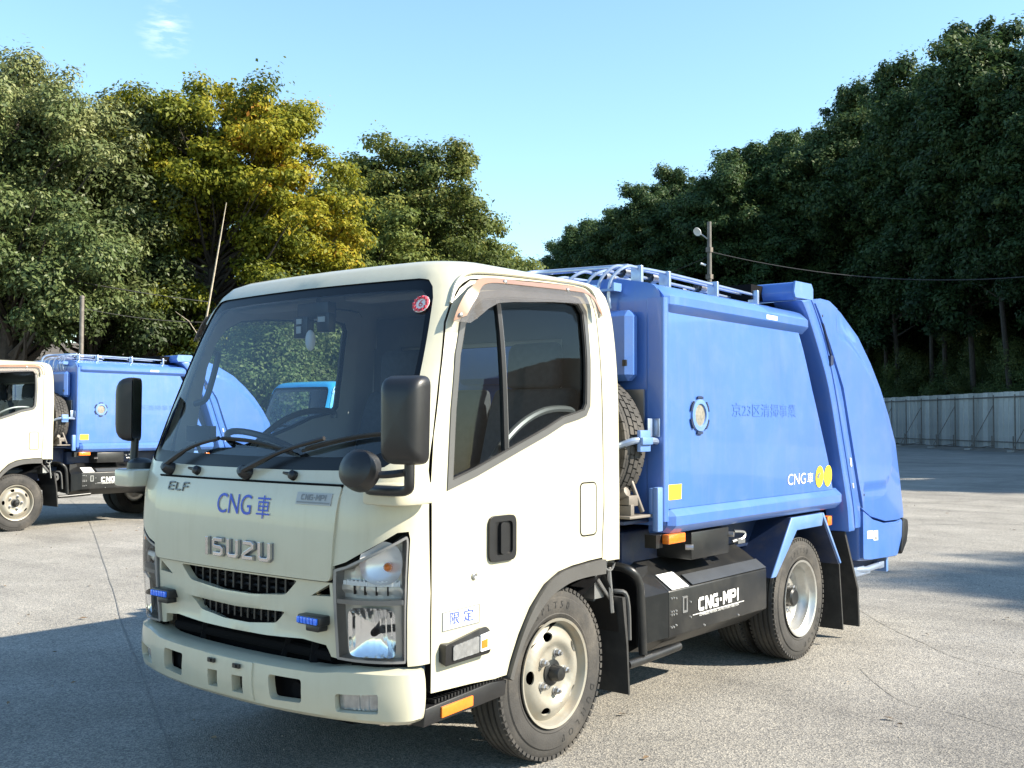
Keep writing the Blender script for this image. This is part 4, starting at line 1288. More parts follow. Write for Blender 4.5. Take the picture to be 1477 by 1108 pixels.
    for sg in (1, -1): mb.prism([(0.29, 0.70), (0.27, 1.20), (0.30, 1.225), (0.42, 1.213), (0.498, 1.14), (0.518, 0.95), (0.42, 0.70)], 'x', sg * 0.561, sg * 0.79)
    dash = mb.build('dashboard', 'interior', root, bev=0.02)
    mb = MB(); mb.prism([(0.30, 1.19), (0.34, 1.30), (0.46, 1.30), (0.50, 1.19)], 'x', -0.62, -0.18); mb.build('meter_hood', 'interior', dash, bev=0.02)
    mb = MB(); mb.box((0.05, 0.44, 1.0), (0.6, 0.525, 1.12)); mb.build('glove_box', 'interior_pale', dash, bev=0.01)
    mb = MB(); mb.box((-0.56, 0.16, 0.62), (0.56, 1.45, 0.66)); mb.box((-0.79, 0.30, 0.62), (-0.561, 0.70, 0.66)); mb.box((0.561, 0.30, 0.62), (0.79, 0.70, 0.66)); mb.box((-0.79, 0.70, 0.82), (0.79, 1.47, 0.86)); mb.build('cab_floor', 'interior', root)
    # steering wheel on the far side
    c = Vector((-0.40, 0.50, 1.285)); ax = Vector((0, 0.45, 0.89)).normalized(); e1 = Vector((1, 0, 0)); e2 = ax.cross(e1)
    mb = MB(); ring = [c + e1 * 0.205 * math.cos(a) + e2 * 0.205 * math.sin(a) for a in np.linspace(0, 2 * math.pi, 33)]
    mb.tube(ring, 0.015, 8, cap=False)
    for a in (R(200), R(340), R(90)):
        mb.tube([c - ax * 0.03, c - ax * 0.02 + (e1 * math.cos(a) + e2 * math.sin(a)) * 0.10, c + (e1 * math.cos(a) + e2 * math.sin(a)) * 0.20], [0.03, 0.02, 0.014], 8)
    mb.tube([c - ax * 0.03, c - ax * 0.35], [0.045, 0.035], 10)
    mb.build('steering_wheel', 'black_plastic', root)
    for x0, x1 in ((-0.68, -0.18), (0.20, 0.68), (-0.13, 0.15)):
        xm = (x0 + x1) / 2; w = (x1 - x0) / 2
        mb = MB(); mb.prism([(0.72, 0.86), (0.74, 0.98), (0.82, 1.03), (1.20, 0.99), (1.24, 0.86)], 'x', x0, x1); seat = mb.build('seat', 'seat_cloth', root, bev=0.035, seg=3)
        mb = MB(); mb.prism([(1.16, 0.95), (1.20, 0.95), (1.34, 1.02), (1.44, 1.50), (1.43, 1.58), (1.36, 1.58), (1.32, 1.50)], 'x', x0 + 0.01, x1 - 0.01); mb.build('seat_back', 'seat_cloth', seat, bev=0.035, seg=3)
        if w > 0.2:
            mb = MB(); mb.prism([(1.335, 1.58), (1.345, 1.76), (1.38, 1.80), (1.43, 1.79), (1.44, 1.58)], 'x', xm - 0.14, xm + 0.14); mb.build('head_rest', 'seat_cloth', seat, bev=0.035, seg=3)
    # rear partition trim, curtain behind the near seat, sun visors
    mb = MB(); mb.box((-0.72, 1.470, 0.60), (0.72, 1.485, 1.34)); mb.box((-0.72, 1.470, 1.82), (0.72, 1.485, 1.98)); mb.box((-0.74, 1.470, 1.34), (-0.54, 1.485, 1.82)); mb.box((0.54, 1.470, 1.34), (0.74, 1.485, 1.82)); mb.build('back_trim', 'interior', root)
    for sx in (-0.42, 0.36):
        mb = MB(); mb.box((sx - 0.24, 0.47, 1.935), (sx + 0.24, 0.62, 1.955)); mb.build('sun_visor', 'interior_pale', root, bev=0.008)
    mb = MB(); mb.add([(-0.53, 1.532, 1.355), (0.53, 1.532, 1.355), (0.51, 1.532, 1.805), (-0.51, 1.532, 1.805)], [(0, 1, 2, 3)]); mb.build('rear_window', 'glass_door', root)
    if detail:
        # recorder cluster and charm behind the screen
        mb = MB(); mb.box((-0.10, 0.40, 1.86), (0.10, 0.45, 1.93)); mb.box((-0.11, 0.39, 1.78), (-0.02, 0.43, 1.87)); mb.box((0.04, 0.39, 1.80), (0.12, 0.43, 1.88)); mb.tube([(0, 0.43, 1.93), (0, 0.46, 2.0)], 0.012, 6)
        rec = mb.build('dash_recorder', 'black_plastic', root, bev=0.005)
        for (x, z, w, h) in ((-0.085, 1.84, 0.035, 0.022), (-0.085, 1.80, 0.03, 0.03), (0.055, 1.842, 0.045, 0.022)):
            mb = MB(); mb.box((x, 0.384, z), (x + w, 0.388, z + h)); mb.build('recorder_label', 'paper', rec)
        mb = MB().lathe([(0.045 * math.cos(a), max(0.0004, 0.022 * math.sin(a))) for a in np.linspace(0, math.pi, 9)], 14, ((0.02, 0.375, 1.765), (0, 0, 1), (1, 0, 0), (0, 1, 0))); mb.build('hanging_charm', 'white_plastic', root)
        mb = MB(); mb.tube(smoothpath([(-0.60, 0.30, 1.22), (-0.63, 0.27, 1.32), (-0.60, 0.25, 1.40)], 4), 0.01, 6); mb.box((-0.64, 0.22, 1.33), (-0.46, 0.25, 1.40)); mb.build('display_unit', 'black_plastic', root)
        mb = MB(); mb.tube(smoothpath([(-0.70, 0.30, 1.50), (-0.66, 0.33, 1.52), (-0.655, 0.36, 1.60), (-0.665, 0.40, 1.72), (-0.71, 0.42, 1.74)], 4), 0.014, 8); mb.build('grab_handle', 'black_plastic', root)
        # round inspection sticker on the near upper corner of the screen
        c = Vector(cabn(1.07, 1.875, 0.001)); n = (Vector(cabn(1.07, 1.875, 1)) - c).normalized(); e1 = (Vector(cabn(1.1, 1.875)) - Vector(cabn(1.05, 1.875))).normalized(); e2 = n.cross(e1)
        mb = MB().lathe([(0.0, 0.038), (0.001, 0.0375), (0.001, 0.0005)], 28, (c, n, e1, e2)); stk = mb.build('screen_sticker', 'white_paint', screen)
        mb = MB()
        for k in range(12):
            a = k * math.pi / 6; q = c + n * 0.002 + (e1 * math.cos(a) + e2 * math.sin(a)) * 0.029
            mb.box(q - Vector((.0055, .0055, .0055)), q + Vector((.0055, .0055, .0055)))
        vs, fs = text_mesh('6', 0.042); mb.add([c + n * 0.003 + e1 * x + e2 * y for x, y in vs], fs)
        # two-tone print sits on the pane next to the sticker
        mb.build('sticker_print', 'red_ink', screen, smooth=0)
    return hood, grille


mat('badge_silver', (0.30, 0.31, 0.31), 0.4, vary=0.03)


def dress_front(root, hood, grille):
    """Lettering and lamps of the collection trucks."""
    HS = lambda x, z, o: cabn(Sf(x, z), z, 0.004 + 0.006 * math.sin(max(0, min(1, (z - 0.84) / 0.34)) * math.pi) + o)
    put_text('hood_lettering', 'CNG', 0.110, lambda x, y: HS(x + 0.010, 1.090 + y, 0.0035), 'blue_ink', hood, 0.93)
    put_text('hood_character', '車', 0.095, lambda x, y: HS(x + 0.190, 1.083 + y, 0.0035), 'blue_ink', hood, 0.92)
    mb = MB(); stroke_word(mb, 'ISUZU', 0.056, 0.0145, lambda x, y, d: HS(x + 0.055, 0.922 + y, d + 0.0045), gap=0.70, depth=0.014, aspect=1.26)
    bk = MB(); stroke_word(bk, 'ISUZU', 0.056, 0.0200, lambda x, y, d: HS(x + 0.055, 0.922 + y, d), gap=0.70, depth=0.004, aspect=1.26); bk.build('emblem_backing', 'grey_ink', hood, smooth=0)
    mb.build('chrome_emblem', 'chrome', hood, smooth=0, bev=0.0035, fixn=True)
    mb = MB(); stroke_word(mb, 'ELF', 0.030, 0.0062, lambda x, y, d: HS(x - 0.405, 1.146 + y, d + 0.001), gap=0.62, depth=0.004, aspect=1.75)
    mb.build('model_emblem', 'trim_grey', hood, smooth=0)
    mb = MB(); patch(mb, [(0.368, 1.112), (0.548, 1.112), (0.548, 1.155), (0.368, 1.155)], lambda x, z: HS(x, z, 0.003), 0.03, th=0.004); bd = mb.build('fuel_badge', 'badge_silver', hood)
    mb = MB(); stroke_word(mb, 'CNG-MPI', 0.0165, 0.0045, lambda x, y, d: HS(x + 0.458, 1.138 + y, 0.0045), gap=0.42, aspect=1.1)
    patch(mb, [(0.374, 1.117), (0.542, 1.117), (0.542, 1.122), (0.374, 1.122)], lambda x, z: HS(x, z, 0.0045), 0.03, th=0.0)
    mb.build('badge_lettering', 'grey_ink', hood, smooth=0)
    for sg in (1, -1):
        c = Vector(cabn(Sf(sg * 0.475, 0.698), 0.698, 0.035))
        mb = MB(); mb.box(c + Vector((-0.062, -0.004, -0.018)), c + Vector((0.062, 0.05, 0.018))); mb.box(c + Vector((-0.02, 0.0, -0.04)), c + Vector((0.05, 0.05, -0.015)))
        pod = mb.build('marker_lamp', 'black_plastic', root, bev=0.006)
        mb = MB()
        for k in range(6):
            mb.box(c + Vector((-0.056 + k * 0.0185, -0.013, -0.012)), c + Vector((-0.040 + k * 0.0185, 0.0, 0.012)))
        mb.build('blue_lamp_cells', 'led_blue', pod, bev=0.003)

# ------------------------------------------------------------------ wheels
TYRE_R = 0.366


def wheel(name, root, x, y, z, sg, style, blocks=False, axis='x', width=0.19):
    """A wheel whose outer face looks along +axis*sg; parts: tyre, rim, hub, nuts."""
    w = empty(name); w.parent = root; w.location = (x, y, z)
    ax = Vector((sg, 0, 0)) if axis == 'x' else Vector((0, sg, 0))
    e1 = Vector((0, 1, 0)) if axis == 'x' else Vector((1, 0, 0))
    e2 = Vector((0, 0, 1))
    fr = ((0, 0, 0), ax, e1, e2)
    H = width / 2
    R0 = TYRE_R
    prof = [(-H + 0.02, 0.222), (-H + 0.004, 0.245), (-H, 0.29), (-H + 0.008, 0.325), (-H + 0.018, R0 - 0.016), (-H + 0.026, R0 - 0.004)]
    g = [-0.046, -0.016, 0.016, 0.046]
    for q in g:
        prof += [(q - 0.0065, R0), (q - 0.0045, R0 - 0.009), (q + 0.0045, R0 - 0.009), (q + 0.0065, R0)]
    prof += [(H - 0.026, R0 - 0.004), (H - 0.018, R0 - 0.016), (H - 0.010, 0.330), (H - 0.0085, 0.318), (H - 0.003, 0.312), (H, 0.29), (H - 0.002, 0.265), (H - 0.006, 0.250), (H - 0.004, 0.246), (H - 0.016, 0.226)]
    mb = MB().lathe(prof, 72, fr)
    # shoulder lugs
    for i in range(72):
        t = 2 * math.pi * i / 72
        for s2 in (1, -1):
            d = e1 * math.cos(t) + e2 * math.sin(t); tn = -e1 * math.sin(t) + e2 * math.cos(t)
            c = ax * (s2 * (H - 0.021)) + d * (R0 - 0.0142)
            hv = [c + ax * (a * 0.010) + d * (b * 0.007) + tn * (q * 0.0105) for a in (-1, 1) for b in (-1, 1) for q in (-1, 1)]
            mb.add(hv, [(0, 1, 3, 2), (4, 6, 7, 5), (0, 4, 5, 1), (2, 3, 7, 6), (0, 2, 6, 4), (1, 5, 7, 3)])
    mb.build('tyre', 'tyre', w, smooth=30)
    if blocks:
        mb = MB(); rows = [-0.072, -0.037, 0.0, 0.037, 0.072]
        for ri, q in enumerate(rows):
            for i in range(52):
                t = 2 * math.pi * (i + 0.5 * (ri % 2)) / 52
                d = e1 * math.cos(t) + e2 * math.sin(t); tn = -e1 * math.sin(t) + e2 * math.cos(t)
                drop = 0.012 * (abs(q) / 0.072) ** 3
                c = ax * q + d * (R0 - 0.002 - drop)
                hv = [c + ax * (a * 0.0155) + d * (b * 0.008) + tn * ((q2 * 0.0185) + a * 0.003) for a in (-1, 1) for b in (-1, 1) for q2 in (-1, 1)]
                mb.add(hv, [(0, 1, 3, 2), (4, 6, 7, 5), (0, 4, 5, 1), (2, 3, 7, 6), (0, 2, 6, 4), (1, 5, 7, 3)])
        mb.build('tread_blocks', 'tyre', w, smooth=0, kind='stuff')
    # rim
    if style == 'front':
        mb = MB().lathe([(H - 0.020, 0.218), (H - 0.004, 0.229), (H + 0.001, 0.228), (H - 0.002, 0.217), (H - 0.022, 0.208), (H - 0.045, 0.203), (H - 0.05, 0.198)], 64, fr)
        P = lambda r: float(np.interp(r, [0.0, 0.045, 0.05, 0.105, 0.118, 0.135, 0.165, 0.19, 0.202], [0.0, 0.0, 0.0, 0.0, 0.012, 0.024, 0.016, -0.006, -0.020])) + H - 0.026
        def sf(a, b):
            p = e1 * a + e2 * b + ax * P(math.hypot(a, b)); return tuple(p)
        circ = lambda cx, cy, rx, ry, n=20, rot=0: [(cx + rx * math.cos(q) * math.cos(rot) - ry * math.sin(q) * math.sin(rot), cy + rx * math.cos(q) * math.sin(rot) + ry * math.sin(q) * math.cos(rot)) for q in np.linspace(0, 2 * math.pi, n, endpoint=False)]
        holes = []
        for k in range(5):
            a = R(70 + 72 * k + 36) if sg > 0 else R(110 + 72 * k + 36)
            holes.append(circ(0.162 * math.cos(a), 0.162 * math.sin(a), 0.017, 0.029, 16, a))
        patch(mb, circ(0, 0, 0.204, 0.204, 56), sf, 0.014, holes=holes, th=0.008, centre=tuple(-ax * 3))
        rim = mb.build('rim', 'rim_paint', w, smooth=40)
        mb = MB().lathe([(H - 0.085, 0.200), (H - 0.08, 0.02)], 40, fr); mb.build('brake_drum', 'gap_black', w)
        mb = MB().lathe([(H - 0.03, 0.052), (H - 0.02, 0.055), (H - 0.018, 0.048), (H - 0.016, 0.036), (H + 0.015, 0.033), (H + 0.028, 0.027), (H + 0.032, 0.0005)], 28, fr); mb.build('hub', 'black_steel', w)
        mb = MB()
        for k in range(5):
            a = R(70 + 72 * k); c = (e1 * math.cos(a) + e2 * math.sin(a)) * 0.084 + ax * (H - 0.026)
            mb.lathe([(0, 0.019), (0.006, 0.019), (0.007, 0.014)], 16, (c, ax, e1, e2))
            mb.lathe([(0.006, 0.0145), (0.024, 0.0145), (0.027, 0.011), (0.027, 0.0075), (0.036, 0.007), (0.036, 0.0004)], 6, (c, ax, e1, e2))
        mb.build('wheel_nuts', 'steel', w, smooth=25)
    else:
        D = 0.10
        mb = MB().lathe([(H - 0.020, 0.218), (H - 0.004, 0.229), (H + 0.001, 0.228), (H - 0.003, 0.216), (H - 0.02, 0.207), (H - 0.030, 0.200), (H - 0.036, 0.193), (H - 0.060, 0.190), (H - 0.075, 0.180), (H - D, 0.172), (H - D - 0.006, 0.15), (H - D - 0.004, 0.11), (H - D + 0.0, 0.095), (H - D + 0.0, 0.02), (H - D, 0.0005)], 64, fr)
        mb.build('rim', 'rim_steel', w, smooth=40)
        mb = MB().lathe([(H - D, 0.060), (H - D + 0.05, 0.055), (H - D + 0.06, 0.045), (H - D + 0.06, 0.0005)], 28, fr); mb.build('hub', 'black_steel', w)
        mb = MB()
        for k in range(5):
            a = R(36 + 72 * k); c = (e1 * math.cos(a) + e2 * math.sin(a)) * 0.084 + ax * (H - D)
            mb.lathe([(0.0, 0.0145), (0.024, 0.0145), (0.027, 0.011), (0.027, 0.0075), (0.036, 0.007), (0.036, 0.0004)], 6, (c, ax, e1, e2))
        for k in range(10):
            a = R(36 * k + 18); c = (e1 * math.cos(a) + e2 * math.sin(a)) * 0.138 + ax * (H - D - 0.004)
            mb.lathe([(0.001, 0.014), (0.002, 0.0005)], 12, (c, ax, e1, e2))
        mb.build('wheel_nuts', 'steel', w, smooth=25)
    if style == 'front' or style == 'rear':
        # raised sidewall lettering
        for word, a0, stp in (('DUNLOP', -22, -11.5), ('SPLT50', 118, -9.0)):
            for i, chh in enumerate(word):
                mb = MB(); vs, fs = text_mesh(chh, 0.042)
                a = R(a0 + stp * i) if sg > 0 else R(180 - a0 - stp * i)
                d = e1 * math.cos(a) + e2 * math.sin(a); tn = (e1 * math.sin(a) - e2 * math.cos(a)) * (1 if sg > 0 else -1)
                mb.add([ax * (H + 0.0012) + d * (0.285 + y2) + tn * x2 for x2, y2 in vs], fs)
                mb.build('sidewall_letter', 'black_rubber', w, smooth=0)
    return w


# ------------------------------------------------------------------ chassis
mat('grey_band', (0.055, 0.06, 0.068), 0.28, vary=0.1)
def build_chassis(root, rear_y=4.9):
    for sg in (1, -1):
        mb = MB(); mb.box((sg * 0.33, 0.5, 0.50), (sg * 0.40, rear_y, 0.68)); mb.build('chassis_rail', 'navy', root, bev=0.006)
        wheel('wheel', root, sg * (0.82 - 0.095), 1.05, TYRE_R - 0.002, sg, 'front')
        wheel('wheel', root, sg * (0.82 - 0.095), 3.525, TYRE_R - 0.002, sg, 'rear')
        wheel('wheel', root, sg * 0.50, 3.525, TYRE_R - 0.002, sg, 'inner')
        # front mud flap
        mb = MB(); mb.prism([(1.535, 0.62), (1.56, 0.62), (1.585, 0.40), (1.60, 0.17), (1.588, 0.17), (1.57, 0.40)], 'x', sg * 0.46, sg * 0.835); mb.build('mud_flap', 'black_rubber', root)
        # rear spring, shock
        mb = MB()
        for k in range(5):
            mb.tube([(sg * 0.36, 3.0 - 0.04 * k + 0.2 * (k > 2), 0.47 - 0.012 * k), (sg * 0.36, 3.525, 0.39 - 0.012 * k), (sg * 0.36, 4.05 + 0.04 * k - 0.2 * (k > 2), 0.47 - 0.012 * k)], 0.014, 5)
        mb.build('leaf_spring', 'black_steel', root)
    mb = MB(); mb.tube([(-0.55, 3.525, 0.364), (-0.15, 3.525, 0.364), (0, 3.525, 0.364), (0.15, 3.525, 0.364), (0.55, 3.525, 0.364)], [0.06, 0.07, 0.15, 0.07, 0.06], 14); mb.build('rear_axle', 'black_steel', root)
    mb = MB(); mb.tube([(-0.6, 1.05, 0.33), (0.6, 1.05, 0.33)], 0.045, 10); mb.build('front_axle', 'black_steel', root)
    mb = MB(); mb.box((-0.28, 0.45, 0.38), (0.28, 1.5, 0.80)); mb.box((-0.18, 1.5, 0.40), (0.18, 2.1, 0.62)); mb.tube([(0, 2.1, 0.5), (0, 3.45, 0.40)], 0.04, 10); mb.build('engine_block', 'gap_black', root, bev=0.03)
    for y in (1.75, 2.6, 3.1, 4.2): 
        if y < rear_y: 
            mb = MB(); mb.box((-0.33, y, 0.54), (0.33, y + 0.06, 0.66)); mb.build('cross_member', 'navy', root)


# ------------------------------------------------------------------ refuse body
def body_x(z):
    return 0.868 + 0.022 * max(0, 1 - ((z - 1.42) / 0.58) ** 2)


PANEL_R = [(3.385, 1.965), (3.44, 1.86), (3.545, 1.62), (3.67, 1.38), (3.79, 1.17), (3.868, 1.005)]
HOP_BACK = [(3.565, 2.168), (3.70, 2.188), (3.831, 2.186), (4.02, 2.126), (4.313, 1.989), (4.534, 1.824), (4.713, 1.66), (4.87, 1.474), (5.004, 1.278), (5.083, 1.03), (5.148, 0.79)]
POST_F = [(3.395, 2.150), (3.482, 2.069), (3.63, 1.88), (3.788, 1.64), (3.93, 1.28), (4.05, 0.96), (4.083, 0.848), (4.10, 0.72)]
POST_M = [(3.530, 2.166), (3.62, 2.07), (3.75, 1.90), (3.883, 1.642), (4.03, 1.27), (4.15, 0.95), (4.191, 0.796), (4.205, 0.72)]
GATE_F = [(3.575, 2.168), (3.660, 2.08), (3.80, 1.91), (4.005, 1.646), (4.12, 1.36), (4.255, 1.026), (4.316, 0.84), (4.322, 0.52)]


def build_refuse(root):
    # core body (recessed behind the side panels)
    core = [(-0.79, 0.94), (0.79, 0.94), (0.81, 1.0), (0.81, 1.98), (0.80, 2.06), (0.74, 2.112), (0.48, 2.142), (0, 2.152), (-0.48, 2.142), (-0.74, 2.112), (-0.80, 2.06), (-0.81, 1.98), (-0.81, 1.0)]
    mb = MB(); mb.prism(core, 'y', 1.86, 3.42); body = mb.build('refuse_body', 'blue', root, fixn=True)
    # rear of the core, cut to the slanted gate line
    mb = MB(); poly = [(3.42, 0.94), (3.42, 2.10)] + [(y - 0.02, z) for y, z in POST_F[1:]] + [(4.08, 0.94)]
    mb.prism(poly, 'x', -0.745, 0.745); mb.build('body_rear', 'navy', body, fixn=True)
    # front wall: a dished sheet with rounded upper corners
    fw = rounded([(-0.893, 0.93), (0.893, 0.93), (0.898, 1.45), (0.880, 1.93), (0.868, 2.085), (0.60, 2.138), (-0.60, 2.138), (-0.868, 2.085), (-0.880, 1.93), (-0.898, 1.45)], [0, 0, 0, 0, .10, .1, .1, .10, 0, 0], 6)
    def fsurf(x, z):
        e = min(0.898 - abs(x), 2.12 - z)
        return (x, 1.80 + 0.030 * max(0, 1 - max(0, e) / 0.07) ** 2, z)
    mb = MB(); patch(mb, fw, fsurf, 0.05, th=0.02, centre=(0, 3, 1.5)); mb.build('front_wall', 'blue', body)
    for sg in (1, -1):
        # side panel
        pp = [(1.845, 1.005), (1.838, 1.5), (1.832, 1.965)] + PANEL_R
        def ps(y, z):
            e = 0.0
            return (body_x(z) - 0.0, y, z)
        mb = MB(); patch(mb, pp, ps, 0.09, th=0.05, centre=(0, 2.7, 1.5)); pan = (mb if sg > 0 else flipx(mb)).build('side_panel', 'blue', body, bev=0.008)
        # front corner flange
        mb = MB(); mb.prism(rounded([(0.80, 1.796), (0.896, 1.80), (0.902, 1.825), (0.898, 1.846), (0.80, 1.846)], 0.012), 'z', 0.95, 2.02)
        (mb if sg > 0 else flipx(mb)).build('corner_flange', 'blue', body)
        # upper moulding: shaped rail with rounded ends
        sec = [(0.80, 2.088), (0.838, 2.085), (0.862, 2.076), (0.902, 2.040), (0.908, 2.032), (0.909, 1.992), (0.904, 1.984), (0.866, 1.950), (0.80, 1.950)]
        ends = [(1.835, 0.72), (1.86, 0.90), (1.90, 0.99), (1.95, 1.0), (3.36, 1.0), (3.43, 0.985), (3.468, 0.90), (3.485, 0.72)]
        vs = []; fs = []; n = len(sec)
        for y, q in ends:
            for (x, z) in sec: vs.append((0.80 + (x - 0.80) * q, y, 2.015 + (z - 2.015) * (0.6 + 0.4 * q)))
        for i in range(len(ends) - 1):
            for k in range(n - 1): fs.append((i * n + k, i * n + k + 1, (i + 1) * n + k + 1, (i + 1) * n + k))
        fs += [tuple(range(n)), tuple(reversed(range((len(ends) - 1) * n, len(ends) * n)))]
        mb = MB(); mb.add(vs, fs); mo = (mb if sg > 0 else flipx(mb)).build('upper_moulding', 'blue', body, fixn=True, smooth=22)
        mb = MB(); mb.prism([(2.885, 1.998), (3.02, 1.998), (3.02, 2.022), (2.885, 2.022)], 'x', sg * 0.9035, sg * 0.9095); mb.build('white_reflector', 'white_paint', body)
        # lower rail
        sec = [(0.78, 1.014), (0.868, 1.010), (0.906, 0.978), (0.912, 0.970), (0.912, 0.925), (0.905, 0.915), (0.872, 0.886), (0.78, 0.880)]
        ends = [(1.852, 0.2), (1.862, 0.75), (1.895, 0.97), (1.94, 1.0), (3.86, 1.0), (3.92, 0.985), (3.96, 0.90), (3.985, 0.6)]
        vs = []; fs = []; n = len(sec)
        for y, q in ends:
            for (x, z) in sec: vs.append((0.78 + (x - 0.78) * q, y, 0.945 + (z - 0.945) * (0.7 + 0.3 * q)))
        for i in range(len(ends) - 1):
            for k in range(n - 1): fs.append((i * n + k, i * n + k + 1, (i + 1) * n + k + 1, (i + 1) * n + k))
        fs += [tuple(range(n)), tuple(reversed(range((len(ends) - 1) * n, len(ends) * n)))]
        mb = MB(); mb.add(vs, fs); (mb if sg > 0 else flipx(mb)).build('lower_rail', 'blue', body, fixn=True, smooth=22)
        # rear frame post
        mb = MB(); mb.prism(smoothpath(POST_F, 3) + list(reversed(smoothpath(POST_M, 3))), 'x', sg * 0.70, sg * 0.892); mb.build('frame_post', 'blue', body, bev=0.012, fixn=True)
        # hinge bracket at lower front corner
        mb = MB(); mb.box((sg * 0.862, 1.752, 0.905), (sg * 0.893, 1.80, 1.115)); mb.box((sg * 0.838, 1.756, 0.97), (sg * 0.862, 1.80, 1.11)); mb.build('corner_bracket', 'blue_pale', body, bev=0.006)
        mb = MB(); mb.box((sg * 0.838, 1.742, 1.352), (sg * 0.846, 1.80, 1.440)); mb.box((sg * 0.846, 1.792, 1.352), (sg * 0.878, 1.80, 1.440)); mb.build('hinge_plate', 'pipe_blue', body, bev=0.003)
        # indicator and rear amber lamp
        mb = MB(); mb.box((sg * 0.855, 1.85, 0.838), (sg * 0.895, 2.01, 0.884)); lm = mb.build('side_indicator', 'amber', root, bev=0.006)
        mb = MB(); mb.box((sg * 0.79, 1.80, 0.82), (sg * 0.853, 1.86, 0.884)); mb.build('lamp_bracket', 'black_steel', lm)
        mb = MB(); mb.box((sg * 0.80, 3.86, 0.775), (sg * 0.85, 3.93, 0.835)); mb.build('side_indicator', 'amber', root, bev=0.008)
        # tailgate side
        ho = GATE_F[::-1]
    # tailgate: shell profile across the width, then raised side skins
    tg_poly = [(y, z) for y, z in HOP_BACK] + [(5.150, 0.745), (5.03, 0.735), (4.79, 0.742), (4.51, 0.794), (4.326, 0.866)] + list(reversed(GATE_F[:-1]))
    mb = MB(); mb.prism(tg_poly, 'x', -0.878, 0.878); gate = mb.build('tailgate', 'blue', root, bev=0.03, seg=3, fixn=True)
    low = [(4.326, 0.855), (4.51, 0.783), (4.79, 0.731), (5.03, 0.724), (5.146, 0.735), (5.235, 0.715), (5.075, 0.50), (5.03, 0.475), (4.46, 0.497), (4.325, 0.512)]
    mb = MB(); mb.prism(low, 'x', -0.872, 0.872); mb.build('hopper_base', 'blue', gate, bev=0.02, fixn=True)
    for sg in (1, -1):
        # flange strip
        mb = MB(); st = smoothpath([(y + 0.014, z) for y, z in POST_M[:-1]] + [(4.21, 0.735)], 3); en = smoothpath(GATE_F[:-1] + [(4.316, 0.735)], 3)
        mb.prism(st + list(reversed([(y - 0.016, z) for y, z in en])), 'x', sg * 0.75, sg * 0.890); mb.build('gate_flange', 'blue', gate, bev=0.008, fixn=True)
        # curved side skin with a pressed field
        field = smoothpath([(3.905, 1.985), (4.08, 1.965), (4.28, 1.875), (4.481, 1.752), (4.749, 1.521), (4.895, 1.328), (4.930, 1.15), (4.850, 1.035), (4.70, 1.000), (4.36, 1.000)], 4)
        field_poly = field + [(4.300, 1.03), (4.18, 1.36), (4.07, 1.64), (3.90, 1.90)]
        fp = np.array(field_poly)
        def hs(y, z):
            q = np.array((y, z)); a = fp; b = np.roll(fp, -1, 0)
            ab = b - a; t = np.clip(((q - a) * ab).sum(1) / np.maximum((ab ** 2).sum(1), 1e-12), 0, 1)
            dd = np.linalg.norm(q - (a + ab * t[:, None]), axis=1).min()
            if inpoly(np.array([q]), field_poly)[0]: dd = -dd
            near_edge = (y < float(np.interp(-z, [-1.90, -1.64, -1.03], [3.90, 4.07, 4.30])) + 0.05)
            st_ = 0.0 if near_edge else 0.020 * (1 / (1 + math.exp(-dd / 0.004)))
            if z < 0.95: st_ += 0.010 * math.exp(-((z - 0.83) / 0.06) ** 2)
            return (0.896 - st_ * 0.8 - 0.012 * max(0, (y - 4.6) / 0.55) ** 2 - 0.008 * max(0, (z - 1.7) / 0.5) ** 2, y, z)
        edge = [(y - 0.008, z - 0.006) for y, z in HOP_BACK[2:]]
        sp = [(3.60, 2.150), (3.70, 2.168)] + edge + [(5.118, 0.760), (5.018, 0.746), (4.79, 0.752), (4.51, 0.804), (4.340, 0.870)] + [(y + 0.010, z) for y, z in GATE_F[::-1][2:-1]]
        mb = MB(); patch(mb, sp, hs, 0.028, th=0.03, centre=(0, 4.4, 1.4)); (mb if sg > 0 else flipx(mb)).build('hopper_side', 'blue', gate, bev=0.006)
        # lower cheek
        lp = [(y, z - 0.012) for y, z in ((4.338, 0.850), (4.51, 0.785), (4.79, 0.733), (5.02, 0.727), (5.125, 0.735))] + [(5.05, 0.52), (5.01, 0.488), (4.47, 0.510), (4.338, 0.524)]
        mb = MB(); patch(mb, rounded(lp, [0, 0, 0, 0, .02, .02, .03, .03, .02]), lambda y, z: (0.893 - 0.02 * max(0, (y - 4.7) / 0.4) ** 2, y, z), 0.08, th=0.03, centre=(0, 4.7, 0.6)); (mb if sg > 0 else flipx(mb)).build('hopper_cheek', 'blue', gate, bev=0.008)
        # stickers, bolts
        mb = MB(); mb.prism([(4.405, 0.652), (4.505, 0.646), (4.505, 0.700), (4.405, 0.704)], 'x', sg * 0.8935, sg * 0.8945); mb.prism([(4.52, 0.632), (4.60, 0.628), (4.60, 0.694), (4.52, 0.698)], 'x', sg * 0.8935, sg * 0.8945); mb.build('warning_label', 'white_paint', gate)
        mb = MB(); mb.prism([(4.53, 0.640), (4.59, 0.637), (4.56, 0.662)], 'x', sg * 0.8945, sg * 0.8952); mb.build('label_print', 'grey_ink', gate)
        mb = MB()
        for y, z in ((4.045, 1.62), (4.055, 1.585), (4.352, 0.975), (4.362, 0.945), (3.955, 1.93), (3.70, 2.08)):
            mb.lathe([(0, 0.010), (0.006, 0.009), (0.008, 0.0005)], 10, ((sg * 0.886, y, z), (sg, 0, 0), (0, 1, 0), (0, 0, 1)))
        mb.build('gate_bolts', 'black_steel', gate)
